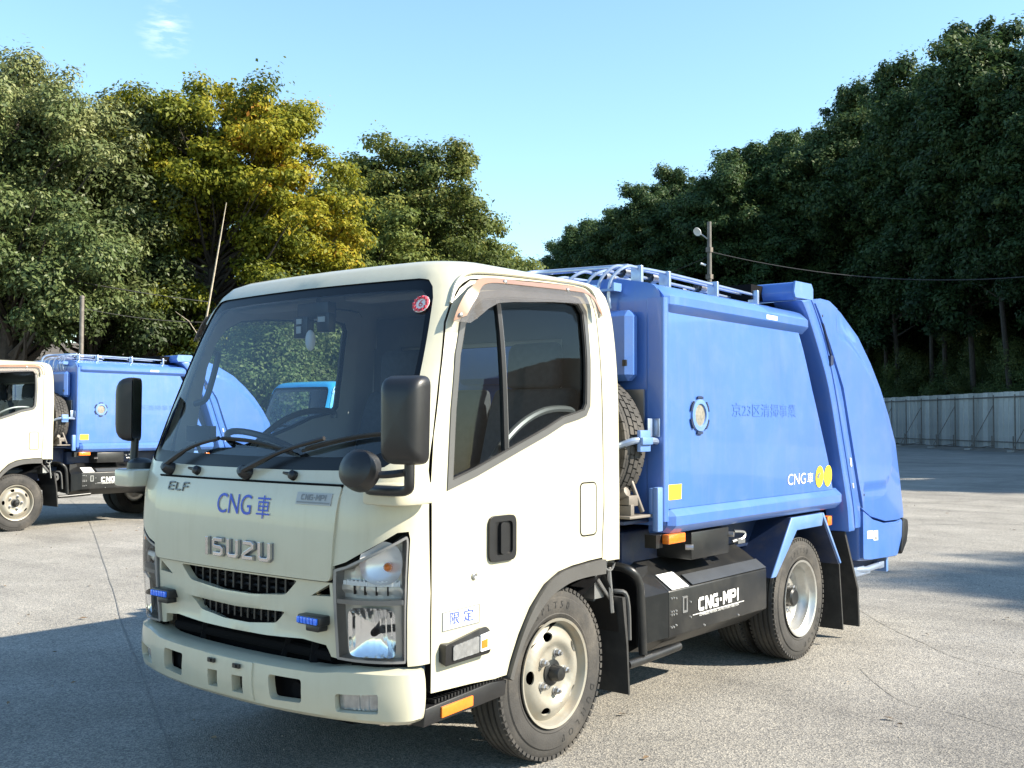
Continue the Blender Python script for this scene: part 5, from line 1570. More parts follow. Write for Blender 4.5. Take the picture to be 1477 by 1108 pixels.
        mb = MB(); mb.prism([(4.128, 1.14), (4.148, 1.14), (4.133, 1.195), (4.113, 1.195)], 'x', sg * 0.888, sg * 0.8955); mb.prism([(4.165, 1.0), (4.178, 1.0), (4.170, 1.03), (4.157, 1.03)], 'x', sg * 0.888, sg * 0.8955); mb.build('white_reflector', 'white_paint', gate)
        # latch rod in the flange
        mb = MB(); mb.tube([(sg * 0.893, 3.70, 2.03), (sg * 0.896, 3.77, 1.92), (sg * 0.893, 3.83, 1.83)], 0.008, 6); mb.box((sg * 0.885, 3.80, 1.78), (sg * 0.902, 3.84, 1.84)); mb.build('latch_rod', 'navy', gate)
        # tail lamp block
        mb = MB(); mb.prism([(5.142, 0.745), (5.250, 0.724), (5.262, 0.66), (5.225, 0.56), (5.120, 0.478), (5.095, 0.50), (5.128, 0.60)], 'x', sg * 0.70, sg * 0.880); mb.build('tail_lamp', 'black_plastic', gate, bev=0.015, fixn=True)
        mb = MB(); mb.prism([(5.265, 0.70), (5.272, 0.66), (5.238, 0.57), (5.228, 0.58)], 'x', sg * 0.72, sg * 0.85); mb.build('tail_lens', 'red_lamp', gate, fixn=True)
        # rear fender over the dual wheels
        fo = [(3.00, 0.548), (3.272, 0.868), (3.71, 0.868), (3.99, 0.530)]
        fi = [(3.012, 0.545), (3.280, 0.860), (3.703, 0.860), (3.978, 0.527)]
        mb = MB(); mb.prism(fo + list(reversed(fi)), 'x', sg * 0.36, sg * 0.868); fen = mb.build('rear_fender', 'navy', root, fixn=True)
        fl = [(3.00, 0.548), (3.272, 0.868), (3.71, 0.868), (3.728, 0.845), (3.708, 0.790), (3.345, 0.790), (3.060, 0.548)]
        mb = MB(); mb.prism(fl, 'x', sg * 0.862, sg * 0.876); mb.build('fender_band', 'blue_pale', fen, bev=0.004, fixn=True)
        mb = MB(); mb.prism([(3.71, 0.868), (3.735, 0.868), (4.008, 0.535), (3.990, 0.530)], 'x', sg * 0.80, sg * 0.876); mb.build('fender_edge', 'blue_pale', fen, bev=0.003, fixn=True)
        mb = MB(); mb.box((sg * 0.40, 2.62, 0.60), (sg * 0.60, 3.26, 0.885)); mb.build('sub_frame', 'blue', root, bev=0.01)
        # rear mud flap: two overlapping sheets
        mb = MB(); mb.prism([(4.00, 0.56), (4.015, 0.56), (4.075, 0.10), (4.06, 0.10)], 'x', sg * 0.36, sg * 0.860); mf = mb.build('mud_flap', 'black_rubber', root, fixn=True)
        mb = MB(); mb.prism([(4.10, 0.72), (4.125, 0.72), (4.34, 0.33), (4.36, 0.08), (4.34, 0.08), (4.315, 0.33)], 'x', sg * 0.36, sg * 0.858); mb.build('splash_guard', 'black_rubber', mf, fixn=True)
        mb = MB(); mb.tube([(sg * 0.80, 4.30, 0.45), (sg * 0.83, 4.55, 0.43), (sg * 0.84, 4.78, 0.44)], 0.022, 8); mb.tube([(sg * 0.80, 4.30, 0.40), (sg * 0.83, 4.60, 0.41)], 0.014, 7); mb.box((sg * 0.81, 4.74, 0.415), (sg * 0.85, 4.84, 0.46))
        mb.box((sg * 0.78, 4.30, 0.40), (sg * 0.83, 4.52, 0.46)); mb.build('under_guard', 'pipe_blue', root, bev=0.004)
    mb = MB(); mb.box((-0.80, 5.02, 0.36), (0.80, 5.06, 0.48)); mb.build('rear_bumper_bar', 'blue_pale', root, bev=0.006)
    mb = MB(); mb.box((-0.70, 4.38, 0.44), (0.80, 5.0, 0.50)); mb.build('hopper_underside', 'navy', root)
    # cross-beam hood on top of the rear frame
    mb = MB(); mb.prism([(3.36, 2.150), (3.34, 2.195), (3.36, 2.258), (3.575, 2.262), (3.600, 2.235), (3.60, 2.175)], 'x', -0.86, 0.86); cb = mb.build('gate_beam', 'blue', body, bev=0.008, fixn=True)
    mb = MB(); 
    for sg in (1, -1):
        mb = MB(); mb.prism([(3.352, 2.165), (3.332, 2.198), (3.352, 2.262), (3.580, 2.266), (3.606, 2.237), (3.606, 2.170)], 'x', sg * 0.861, sg * 0.872); mb.build('beam_cap', 'blue_pale', body, fixn=True)
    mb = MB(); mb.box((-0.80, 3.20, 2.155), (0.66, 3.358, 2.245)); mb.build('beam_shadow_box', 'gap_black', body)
    # pipes over the roof
    xs = [0.665, 0.60, 0.53, 0.40, 0.27, 0.14]
    for i, x in enumerate(xs):
        end = 3.30 if i in (0, 1, 2) else 2.32 + 0.05 * i
        top = 2.190 - 0.006 * i + (0.012 if i % 2 else 0)
        mb = MB(); mb.tube(smoothpath([(x - 0.05, 1.765, 1.98), (x - 0.05, 1.752, 2.06), (x - 0.035, 1.765, 2.135), (x, 1.83, top), (x, 1.95, top + 0.006), (x, 2.3, top + 0.008), (x - 0.01, end, top + 0.004 - 0.012)], 5), 0.0082, 8)
        mb.build('hydraulic_pipe', 'pipe_blue', root)
    mb = MB(); mb.tube(smoothpath([(0.05, 1.76, 2.0), (0.05, 1.75, 2.14), (0.07, 1.80, 2.20), (0.16, 1.90, 2.215), (0.60, 1.95, 2.21)], 5), 0.014, 10); mb.build('hydraulic_hose', 'pipe_blue', root)
    for y in (1.93, 2.20, 2.72, 3.22):
        mb = MB(); mb.box((0.628, y, 2.105), (0.692, y + 0.022, 2.208)); mb.build('pipe_clamp', 'pipe_blue', root, bev=0.004)
        mb = MB(); mb.lathe([(0, 0.030), (0.05, 0.030), (0.05, 0.018), (0.09, 0.018), (0.09, 0.0005)], 10, ((0.54, y + 0.05, 2.190), (0, 1, 0), (1, 0, 0), (0, 0, 1))); mb.build('pipe_coupling', 'steel', root); mb = MB().lathe([(0, 0.022), (0.04, 0.022), (0.06, 0.012), (0.1, 0.012)], 10, ((0.40, y + 0.10, 2.185), (0, 1, 0), (1, 0, 0), (0, 0, 1))); mb.build('pipe_coupling', 'steel', root)
    mb = MB(); mb.box((0.50, 1.73, 2.062), (0.66, 1.798, 2.074)); mb.box((0.50, 1.73, 2.062), (0.512, 1.798, 2.105)); mb.box((0.648, 1.73, 2.074), (0.66, 1.798, 2.102)); mb.build('pipe_shelf', 'blue_pale', root)
    # cabinet on the front wall
    mb = MB(); mb.box((-0.35, 1.70, 1.62), (0.77, 1.795, 1.962)); cbn = mb.build('wall_cabinet', 'blue', root, bev=0.03, seg=1, smooth=20)
    mb = MB(); mb.box((0.735, 1.688, 1.69), (0.755, 1.70, 1.72)); mb.build('cabinet_latch', 'black_steel', cbn)
    # spare wheel with its clamp and carrier
    wheel('spare_wheel', root, 0.482, 1.637, 1.315, -1, 'inner', blocks=True, axis='y', width=0.19)
    mb = MB(); mb.tube(smoothpath([(0.60, 1.50, 1.27), (0.78, 1.535, 1.305), (0.865, 1.58, 1.335), (0.885, 1.66, 1.338), (0.88, 1.74, 1.335), (0.86, 1.79, 1.33)], 5), 0.016, 9); mb.build('spare_clamp', 'pipe_blue', root)
    mb = MB(); mb.box((0.873, 1.60, 1.285), (0.893, 1.69, 1.385)); mb.box((0.890, 1.60, 1.318), (0.906, 1.69, 1.352)); mb.build('clamp_plate', 'blue_pale', root, bev=0.004)
    mb = MB(); mb.box((0.40, 1.56, 0.975), (0.86, 1.76, 0.988)); mb.box((0.44, 1.60, 0.988), (0.84, 1.63, 1.04)); mb.tube([(0.80, 1.66, 1.15), (0.84, 1.70, 1.0)], 0.012, 7); mb.tube([(0.70, 1.60, 1.05), (0.82, 1.60, 1.10)], 0.025, 8); mb.box((0.74, 1.60, 1.03), (0.83, 1.68, 1.08)); mb.build('spare_carrier', 'pipe_rust', root, bev=0.003)
    mb = MB(); mb.box((-0.80, 1.57, 0.945), (0.82, 1.79, 0.962)); mb.box((-0.60, 1.60, 0.72), (0.60, 1.79, 0.944)); mb.build('front_deck', 'navy', root, bev=0.004)
    mb = MB(); mb.box((-0.66, 1.80, 0.70), (0.66, 4.2, 0.885)); mb.build('body_sub_frame', 'navy', root, bev=0.01)
    mb = MB(); mb.box((0.60, 1.776, 1.38), (0.80, 1.790, 1.58)); mb.build('wall_plate', 'steel', root)
    # gas tank cover
    sec = [(0.862, 0.385), (0.862, 0.604), (0.735, 0.690), (0.600, 0.765), (0.30, 0.765), (0.30, 0.32), (0.735, 0.300)]
    mb = MB(); mb.prism(sec, 'y', 1.905, 2.965); tank = mb.build('tank_cover', 'black_steel', root, bev=0.006, fixn=True)
    mb = MB(); mb.prism([(0.858, 0.612), (0.865, 0.6135), (0.802, 0.6565), (0.796, 0.655)], 'y', 2.13, 2.955); mb.build('grey_band', 'grey_band', tank, fixn=True)
    mb = MB(); mb.prism([(0.862, 0.6095), (0.866, 0.611), (0.772, 0.6740), (0.768, 0.672)], 'y', 1.93, 2.09); mb.build('white_label', 'white_paint', tank, fixn=True)
    # chamfered front end
    mb = MB(); mb.add([(0.858, 1.905, 0.385), (0.858, 1.905, 0.602), (0.735, 1.905, 0.690), (0.600, 1.905, 0.763), (0.600, 1.80, 0.72), (0.70, 1.80, 0.67), (0.78, 1.80, 0.58), (0.78, 1.80, 0.36), (0.735, 1.905, 0.302), (0.70, 1.80, 0.31)], [(0, 1, 6, 7), (1, 2, 5, 6), (2, 3, 4, 5), (7, 9, 8, 0), (4, 9, 7, 6, 5)])
    mb.build('tank_end', 'black_steel', tank, smooth=0)
    mb = MB(); mb.box((0.20, 1.80, 0.34), (0.74, 1.905, 0.72)); mb.build('tank_bay', 'black_plastic', tank)
    TS = lambda x, y, d=0.0: (0.8655 + d, 2.405 + x, 0.507 + y)
    mb = MB(); stroke_word(mb, 'CNG-MPI', 0.052, 0.0165, lambda x, y, d: TS(x, y), gap=0.46, aspect=1.16); mb.build('cover_lettering', 'white_paint', tank, smooth=0)
    put_text('cover_small_print', 'COMPRESSED NATURAL GAS MULTI POINT INJECTION', 0.0165, lambda x, y: (0.8655, 2.408 + x, 0.453 + y), 'white_paint', tank, 1.05)
    mb = MB(); mb.prism([(2.13, 0.4605), (2.683, 0.4605), (2.683, 0.4635), (2.13, 0.4635)], 'x', 0.8625, 0.8655); mb.build('lettering_rule', 'white_paint', tank)
    mb = MB(); patch(mb, rounded([(2.030, 0.485), (2.078, 0.485), (2.078, 0.566), (2.030, 0.566)], 0.006), lambda y, z: (0.866, y, z), 0.05, holes=[[(2.042, 0.496), (2.066, 0.496), (2.066, 0.556), (2.042, 0.556)]], th=0.004); mb.build('slot_frame', 'steel', tank)
    mb = MB()
    for y, z in [(1.925, .57), (1.945, .57), (1.97, .565), (1.925, .49), (1.945, .49), (1.97, .49), (1.925, .505), (1.945, .505), (1.97, .505), (1.925, .43), (1.945, .43), (1.97, .435), (2.11, .53), (2.11, .455), (2.25, .395), (2.62, .395)]:
        mb.lathe([(0.0, 0.006), (0.005, 0.005), (0.006, 0.0004)], 8, ((0.862, y, z), (1, 0, 0), (0, 1, 0), (0, 0, 1)))
    mb.build('rivets', 'steel', tank)
    # control box above the tank, bracket pipes, air pipe guard
    mb = MB(); mb.box((0.60, 2.125, 0.735), (0.862, 2.52, 0.872)); cbx = mb.build('control_box', 'black_steel', root, bev=0.006)
    mb = MB(); mb.tube([(0.84, 2.10, 0.80), (0.875, 2.12, 0.80)], 0.014, 8); mb.build('box_bolt', 'steel', cbx); mb = MB(); mb.tube([(0.84, 2.54, 0.83), (0.875, 2.55, 0.83)], 0.014, 8); mb.tube(smoothpath([(0.86, 2.56, 0.79), (0.87, 2.66, 0.80), (0.87, 2.68, 0.83), (0.85, 2.60, 0.84)], 4), 0.008, 6); mb.box((0.845, 2.60, 0.775), (0.875, 2.68, 0.80)); mb.build('box_catch', 'steel', cbx)
    mb = MB(); mb.tube(smoothpath([(0.62, 1.62, 0.74), (0.74, 1.64, 0.742), (0.80, 1.66, 0.725), (0.815, 1.70, 0.68), (0.82, 1.715, 0.60), (0.82, 1.735, 0.33)], 5), 0.021, 10); mb.tube([(0.82, 1.60, 0.302), (0.82, 1.735, 0.302), (0.83, 2.05, 0.318)], 0.021, 10); mb.build('side_guard', 'black_steel', root)
    mb = MB(); mb.tube(smoothpath([(0.60, 1.60, 0.62), (0.74, 1.62, 0.63), (0.78, 1.66, 0.60), (0.78, 1.68, 0.40)], 4), 0.011, 8); mb.lathe([(0.0, 0.05), (0.06, 0.05), (0.06, 0.02)], 18, ((0.70, 1.60, 0.56), (1, 0, 0), (0, 1, 0), (0, 0, 1))); mb.build('intake_filter', 'trim_grey', root)
    mb = MB(); mb.box((-0.78, 1.90, 0.32), (-0.34, 2.90, 0.72)); mb.build('battery_cover', 'black_steel', root, bev=0.03)
    mb = MB(); mb.tube(smoothpath([(0.80, 1.46, 0.80), (0.80, 1.45, 0.76), (0.80, 1.50, 0.75), (0.80, 1.53, 0.80)], 4), 0.006, 6); mb.tube([(0.79, 1.49, 0.76), (0.79, 1.52, 0.55)], 0.010, 6); mb.tube([(0.77, 1.40, 0.74), (0.78, 1.55, 0.58)], 0.008, 6); mb.box((0.70, 1.42, 0.62), (0.76, 1.50, 0.72)); mb.build('cab_catch', 'steel', root)
    # lettering and labels on the flanks
    for sg in (1, -1):
        BX = lambda y, z, o=0.0025: (sg * (body_x(z) + o), y, z)
        D = 1 if sg > 0 else -1
        put_text('flank_lettering', 'CNG', 0.092, lambda x, y: BX(3.325 + D * x * 1.28, 1.088 + y), 'white_paint', body)
        put_text('flank_character', '車', 0.070, lambda x, y: BX(3.335 + D * (x * 1.35 + 0.178), 1.085 + y), 'white_paint', body)
        put_text('ghost_lettering', '京23区清掃事業', 0.078, lambda x, y: BX(2.905 + D * x * 1.48, 1.484 + y), 'ghost_ink', body)
        for y0 in (3.652, 3.780):
            mb = MB(); mb.add([BX(y0 + 0.059 * math.cos(a), 1.093 + 0.066 * math.sin(a), 0.003) for a in np.linspace(0, 2 * math.pi, 24, endpoint=False)], [tuple(range(24))]); mb.build('round_label', 'yellow_label', body, smooth=0)
        mb = MB(); mb.add([BX(y, z, 0.0045) for y, z in ((3.615, 1.085), (3.64, 1.080), (3.645, 1.10), (3.66, 1.108), (3.66, 1.116), (3.635, 1.116), (3.61, 1.10))], [tuple(range(7))]); mb.build('label_print', 'grey_ink', body, smooth=0)
        mb = MB(); mb.add([BX(y, z, 0.003) for y, z in ((1.86, 1.048), (1.985, 1.048), (1.985, 1.122), (1.86, 1.122))], [(0, 1, 2, 3)]); mb.build('square_label', 'yellow_label', body, smooth=0)
        # mesh vent with its ring of clips
        c = (sg * body_x(1.458), 2.152, 1.458)
        mb = MB(); mb.lathe([(0.001, 0.082), (0.010, 0.080), (0.012, 0.058), (0.004, 0.054)], 36, (c, (sg, 0, 0), (0, 1, 0), (0, 0, 1))); vr = mb.build('vent_ring', 'blue_pale', body)
        mb = MB(); mb.lathe([(0.004, 0.056), (0.006, 0.0005)], 24, (c, (sg, 0, 0), (0, 1, 0), (0, 0, 1))); mb.build('vent_mesh', 'mesh_grey', body)
        mb = MB()
        for k in range(6):
            a = k * math.pi / 3 + 0.5
            for da in np.linspace(-0.24, 0.24, 5):
                mb.box((c[0] + sg * 0.004, c[1] + 0.090 * math.cos(a + da) - 0.006, c[2] + 0.090 * math.sin(a + da) - 0.006), (c[0] + sg * 0.010, c[1] + 0.090 * math.cos(a + da) + 0.006, c[2] + 0.090 * math.sin(a + da) + 0.006))
        mb.build('vent_clips', 'navy', body, smooth=0)
    return body


def door_sticker(root, sg=1):
    door = [o for o in root.children if o.name.split('.')[0] == 'door'][0]
    f = dsurf(0.002); g = dsurf(0.0035)
    mb = MB(); patch(mb, [(0.318, 0.650), (0.525, 0.655), (0.525, 0.726), (0.318, 0.720)], f, 0.05, th=0.002); mb.build('paper_sticker', 'paper', door)
    mb = MB(); q = [(0.318, 0.650), (0.525, 0.655), (0.525, 0.726), (0.318, 0.720)]; patch(mb, q, g, 0.05, holes=[inset(q, 0.0028)], th=0.0); mb.build('sticker_rule', 'grey_ink', door)
    put_text('sticker_lettering', '限 定', 0.050, lambda x, y: g(0.422 + x * 1.25, 0.688 + y), 'blue_ink', door)


def build_flatbed(root):
    """Dropside bed for the small pickup lorry."""
    mb = MB(); mb.box((-0.82, 1.62, 0.78), (0.82, 4.6, 0.86)); bed = mb.build('cargo_bed', 'cyan', root, bev=0.01)
    for sg in (1, -1):
        for k in range(2):
            mb = MB(); mb.box((sg * 0.82, 1.64 + k * 1.49, 0.80), (sg * 0.85, 3.10 + k * 1.49, 1.18)); mb.build('drop_side', 'cyan', bed, bev=0.008)
    mb = MB(); mb.box((-0.82, 1.60, 0.86), (0.82, 1.64, 1.30)); mb.build('head_board', 'cyan', bed, bev=0.008)
    mb = MB(); mb.box((-0.82, 4.58, 0.82), (0.82, 4.61, 1.18)); mb.build('tail_board', 'cyan', bed, bev=0.008)

# ------------------------------------------------------------------ vegetation
def leaf_mesh(name, rng, centres, radii, counts, size, material, tintf, flat=0.7, droop=0.0, aspect=0.5):
    """Thousands of small folded leaves spread through clumps; one mesh."""
    n = int(sum(counts))
    idx = np.repeat(np.arange(len(centres)), counts)
    d = rng.normal(size=(n, 3)); d /= np.linalg.norm(d, axis=1)[:, None]
    rad = rng.random(n) ** 0.45
    off = d * rad[:, None] * radii[idx][:, None]
    off[:, 2] *= flat
    # boughs: each clump is drawn out away from the trunk and set at its own slant
    out = centres.copy(); out[:, 2] = (out[:, 2] - centres[:, 2].mean()) * 0.45
    out += rng.normal(0, 0.35, out.shape) * np.linalg.norm(out, axis=1)[:, None]
    out /= np.maximum(np.linalg.norm(out, axis=1), 1e-6)[:, None]
    st = rng.uniform(0.0, 0.9, len(centres))
    e = out[idx]; off += e * ((off * e).sum(1) * st[idx])[:, None]
    # ragged outline: let some sprays run past the clump
    spur = rng.random(n) < 0.16
    off[spur] *= rng.uniform(1.05, 1.6, spur.sum())[:, None]
    p = centres[idx] + off
    nrm = d * 0.85 + rng.normal(size=(n, 3)) * 0.42 + np.array([0, 0, 0.5])
    nrm /= np.linalg.norm(nrm, axis=1)[:, None]
    ax = rng.normal(size=(n, 3)) + d * 0.5 + np.array([0, 0, -droop])
    ax -= nrm * (ax * nrm).sum(1)[:, None]
    ax /= np.linalg.norm(ax, axis=1)[:, None]
    bx = np.cross(nrm, ax)
    L = size * np.clip(np.exp(rng.normal(0, 0.32, n)), 0.4, 1.6)
    v = np.empty((n, 4, 3))
    v[:, 0] = p - ax * L[:, None] * 0.5
    v[:, 1] = p + bx * (L * aspect * 0.5)[:, None] + nrm * (L * 0.07)[:, None]
    v[:, 2] = p + ax * L[:, None] * 0.5
    v[:, 3] = p - bx * (L * aspect * 0.5)[:, None] + nrm * (L * 0.07)[:, None]
    ct = rng.normal(0.0, 0.115, len(centres))
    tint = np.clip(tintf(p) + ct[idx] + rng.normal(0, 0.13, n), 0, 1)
    me = bpy.data.meshes.new(name)
    me.vertices.add(n * 4); me.loops.add(n * 4); me.polygons.add(n)
    me.vertices.foreach_set('co', v.reshape(-1).astype(np.float32))
    me.loops.foreach_set('vertex_index', np.arange(n * 4, dtype=np.int32))
    me.polygons.foreach_set('loop_start', np.arange(0, n * 4, 4, dtype=np.int32))
    me.polygons.foreach_set('loop_total', np.full(n, 4, dtype=np.int32))
    at = me.attributes.new('tint', 'FLOAT', 'POINT')
    at.data.foreach_set('value', np.repeat(tint, 4).astype(np.float32))
    me.materials.append(MATS[material])
    me.update(); me.validate()
    return me


def clumps(rng, lobes, n, rmin, rmax, shell=0.55):
    """Clump centres inside a union of ellipsoid lobes (cx, cy, cz, rx, ry, rz)."""
    L = np.array(lobes); vol = L[:, 3] * L[:, 4] * L[:, 5]
    ch = rng.choice(len(L), size=n, p=vol / vol.sum())
    d = rng.normal(size=(n, 3)); d /= np.linalg.norm(d, axis=1)[:, None]
    r = shell + (0.93 - shell) * rng.random(n) ** 0.8
    r[rng.random(n) < 0.22] *= rng.uniform(0.2, 0.8)
    c = L[ch, :3] + d * L[ch, 3:6] * r[:, None]
    # drop stray clumps that hang on their own
    dd = np.linalg.norm(c[:, None] - c[None], axis=2); dd.sort(axis=1)
    c = c[dd[:, 3] < 1.05 * max(1.0, (rmax / 0.7))]
    return c, rng.uniform(rmin, rmax, len(c))


def wood_mesh(name, rng, height, r0, centres, material, split=0.45, lean=0.0, nb=None):
    """Tapered trunk, limbs and boughs reaching the clumps."""
    mb = MB()
    top = float(centres[:, 2].max())
    hz = [0, 0.25, split * height, 0.5 * (split * height + top), top * 0.93]
    path = []
    x = y = 0
    for k, z in enumerate(np.linspace(0, top * 0.93, 9)):
        x += rng.normal(0, 0.05 * height / 12) + lean * 0.12; y += rng.normal(0, 0.05 * height / 12)
        path.append((x if k else 0, y if k else 0, z))
    rad = [r0 * 1.35, r0, r0 * 0.92, r0 * 0.82, r0 * 0.66, r0 * 0.5, r0 * 0.34, r0 * 0.2, r0 * 0.07]
    mb.tube(path, rad, 9)
    pz = np.array([p[2] for p in path]); px = np.array([p[0] for p in path]); py = np.array([p[1] for p in path])
    order = rng.permutation(len(centres))[: (nb or len(centres))]
    for i in order:
        c = centres[i]
        z0 = np.clip(c[2] - rng.uniform(0.35, 0.75) * math.hypot(c[0], c[1]) - 0.3, split * height * 0.75, top * 0.88)
        a = np.array([np.interp(z0, pz, px), np.interp(z0, pz, py), z0])
        mid = a * 0.45 + c * 0.55 + np.array([0, 0, -0.06 * np.linalg.norm(c - a)]) + rng.normal(0, 0.12, 3)
        rb = max(0.012, np.interp(z0, pz, rad) * 0.42)
        mb.tube([tuple(a), tuple(a * 0.7 + mid * 0.3 + rng.normal(0, 0.05, 3)), tuple(mid), tuple(c)], [rb, rb * 0.8, rb * 0.5, 0.010], 5, cap=False)
    me_o = mb.build(name, material)
    me = me_o.data
    bpy.data.objects.remove(me_o)
    return me


def put(name, root, me):
    o = bpy.data.objects.new(name, me); COL.objects.link(o); o.parent = root
    return o


TREES = {}


def species(key, seed, lobes, ncl, rmin, rmax, nleaf, size, leafmat, tintf, height, r0, bark, split, flat=0.7, droop=0.0, shell=0.55, nb=None, lean=0.0, aspect=0.5):
    rng = np.random.default_rng(seed)
    c, r = clumps(rng, lobes, ncl, rmin, rmax, shell)
    cnt = np.maximum(20, (r ** 2 / (r ** 2).sum() * nleaf)).astype(int)
    cm = leaf_mesh(key + '_crown', rng, c, r, cnt, size, leafmat, tintf, flat, droop, aspect)
    wm = wood_mesh(key + '_trunk', rng, height, r0, c, bark, split, lean, nb)
    TREES[key] = (wm, cm)


def tree(key, name, loc, label, cat='tree', group=None, scale=1.0, rz=0.0, sz=None):
    t = empty(name, loc, rz)
    t.scale = (scale, scale, sz or scale)
    put('trunk', t, TREES[key][0]); put('crown', t, TREES[key][1])
    tag(t, label, cat, group)
    return t


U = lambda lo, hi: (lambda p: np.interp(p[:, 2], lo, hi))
# evergreen oaks, grey-green
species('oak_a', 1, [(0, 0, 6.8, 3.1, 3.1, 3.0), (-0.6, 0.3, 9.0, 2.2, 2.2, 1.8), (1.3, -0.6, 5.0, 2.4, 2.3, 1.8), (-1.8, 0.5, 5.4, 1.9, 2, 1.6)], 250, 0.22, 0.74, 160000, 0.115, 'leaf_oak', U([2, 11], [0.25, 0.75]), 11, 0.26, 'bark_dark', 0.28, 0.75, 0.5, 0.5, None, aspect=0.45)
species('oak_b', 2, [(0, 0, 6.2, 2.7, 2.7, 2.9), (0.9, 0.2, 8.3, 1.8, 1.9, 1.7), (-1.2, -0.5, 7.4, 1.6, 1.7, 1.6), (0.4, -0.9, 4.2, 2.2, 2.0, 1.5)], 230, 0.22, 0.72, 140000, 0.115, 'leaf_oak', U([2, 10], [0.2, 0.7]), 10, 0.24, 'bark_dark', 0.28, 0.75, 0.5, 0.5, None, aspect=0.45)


def ztint(p):
    # autumn colour runs through the sunward side and the crest of this tree
    return 0.36 + 0.18 * np.clip((p[:, 0] - 0.3) / 4.0, -0.4, 1) + 0.14 * np.clip((p[:, 2] - 6.5) / 4.5, -0.4, 1) + 0.12 * np.sin(p[:, 0] * 1.7 + p[:, 2] * 1.3)


species('zelkova', 3, [(0.1, 0, 7.2, 4.2, 3.7, 3.8), (-1.7, 0, 8.4, 2.7, 2.6, 2.5), (0.6, 0, 8.8, 2.9, 2.6, 2.2), (2.7, -0.4, 6.0, 2.0, 2.2, 2.7), (-2.6, -0.3, 5.4, 2.2, 2.2, 2.4), (0.3, -0.8, 4.0, 3.2, 2.4, 1.8), (1.9, 0, 7.9, 2.0, 2, 1.9)], 420, 0.22, 0.68, 200000, 0.115, 'leaf_zelkova', ztint, 11, 0.24, 'bark_dark', 0.25, 0.62, 0.15, 0.5, None, aspect=0.55)
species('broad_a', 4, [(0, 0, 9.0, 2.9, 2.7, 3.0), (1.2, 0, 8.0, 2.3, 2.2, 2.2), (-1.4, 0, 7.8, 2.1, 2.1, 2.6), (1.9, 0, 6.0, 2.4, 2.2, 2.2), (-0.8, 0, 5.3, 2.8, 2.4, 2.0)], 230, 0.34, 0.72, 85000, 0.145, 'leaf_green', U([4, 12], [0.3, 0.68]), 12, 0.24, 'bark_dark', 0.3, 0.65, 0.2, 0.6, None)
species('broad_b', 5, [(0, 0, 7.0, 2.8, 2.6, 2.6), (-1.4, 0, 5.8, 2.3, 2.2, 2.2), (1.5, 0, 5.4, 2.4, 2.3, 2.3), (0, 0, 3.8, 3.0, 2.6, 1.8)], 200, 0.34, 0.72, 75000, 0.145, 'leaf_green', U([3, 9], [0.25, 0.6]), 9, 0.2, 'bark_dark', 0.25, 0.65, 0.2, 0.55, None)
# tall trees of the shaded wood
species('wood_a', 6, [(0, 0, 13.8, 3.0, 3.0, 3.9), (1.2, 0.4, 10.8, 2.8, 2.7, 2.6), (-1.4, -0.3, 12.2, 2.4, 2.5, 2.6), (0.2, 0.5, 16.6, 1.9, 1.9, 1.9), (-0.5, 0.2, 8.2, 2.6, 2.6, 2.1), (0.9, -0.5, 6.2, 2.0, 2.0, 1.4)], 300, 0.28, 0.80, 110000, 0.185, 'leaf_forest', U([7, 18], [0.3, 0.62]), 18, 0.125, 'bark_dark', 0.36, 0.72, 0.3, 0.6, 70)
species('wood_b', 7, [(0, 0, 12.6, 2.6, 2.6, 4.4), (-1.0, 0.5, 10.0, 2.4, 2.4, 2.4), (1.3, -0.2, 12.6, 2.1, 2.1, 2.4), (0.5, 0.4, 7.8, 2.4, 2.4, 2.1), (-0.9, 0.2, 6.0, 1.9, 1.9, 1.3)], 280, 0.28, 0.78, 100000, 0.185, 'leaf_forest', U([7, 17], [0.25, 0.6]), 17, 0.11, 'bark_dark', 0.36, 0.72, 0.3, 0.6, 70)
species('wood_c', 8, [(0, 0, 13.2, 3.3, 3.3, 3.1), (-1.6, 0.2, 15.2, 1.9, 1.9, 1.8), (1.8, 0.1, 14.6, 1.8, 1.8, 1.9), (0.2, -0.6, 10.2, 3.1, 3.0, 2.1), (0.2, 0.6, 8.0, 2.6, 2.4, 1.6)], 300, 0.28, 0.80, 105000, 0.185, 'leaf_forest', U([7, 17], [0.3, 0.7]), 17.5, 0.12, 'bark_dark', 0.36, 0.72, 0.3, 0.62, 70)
species('bush_a', 9, [(0, 0, 1.1, 1.5, 1.3, 1.0), (0.8, 0, 1.7, 0.9, 0.9, 0.8), (-0.9, 0, 0.8, 0.9, 0.9, 0.7)], 36, 0.28, 0.55, 36000, 0.068, 'leaf_shrub', U([0, 2.4], [0.3, 0.6]), 2, 0.05, 'bark_dark', 0.1, 0.8, 0.2, 0.5, 20)
species('bush_b', 10, [(0, 0, 1.7, 1.5, 1.4, 1.4), (-0.7, 0, 2.6, 0.9, 0.9, 0.9), (0.8, 0, 1.0, 1.1, 1.0, 0.8)], 44, 0.28, 0.55, 42000, 0.068, 'leaf_shrub', U([0, 3], [0.25, 0.6]), 3, 0.06, 'bark_dark', 0.1, 0.8, 0.2, 0.5, 24)

RZ = -(-YAW)  # local x of the big trees runs across the view: sunward side to the right


def at_px(u, dep):
    """Sideways metres of image column u at a depth (column only fixes the direction)."""
    return (u - 738.5) / FPX * dep


def T(key, name, u, dep, label, scale, rz=None, group=None, sz=None, cat='tree'):
    lat = at_px(u, dep)
    return tree(key, name, W(lat, dep, hill(lat, dep) - 0.1), label, cat, group, scale, YAW if rz is None else rz, sz)


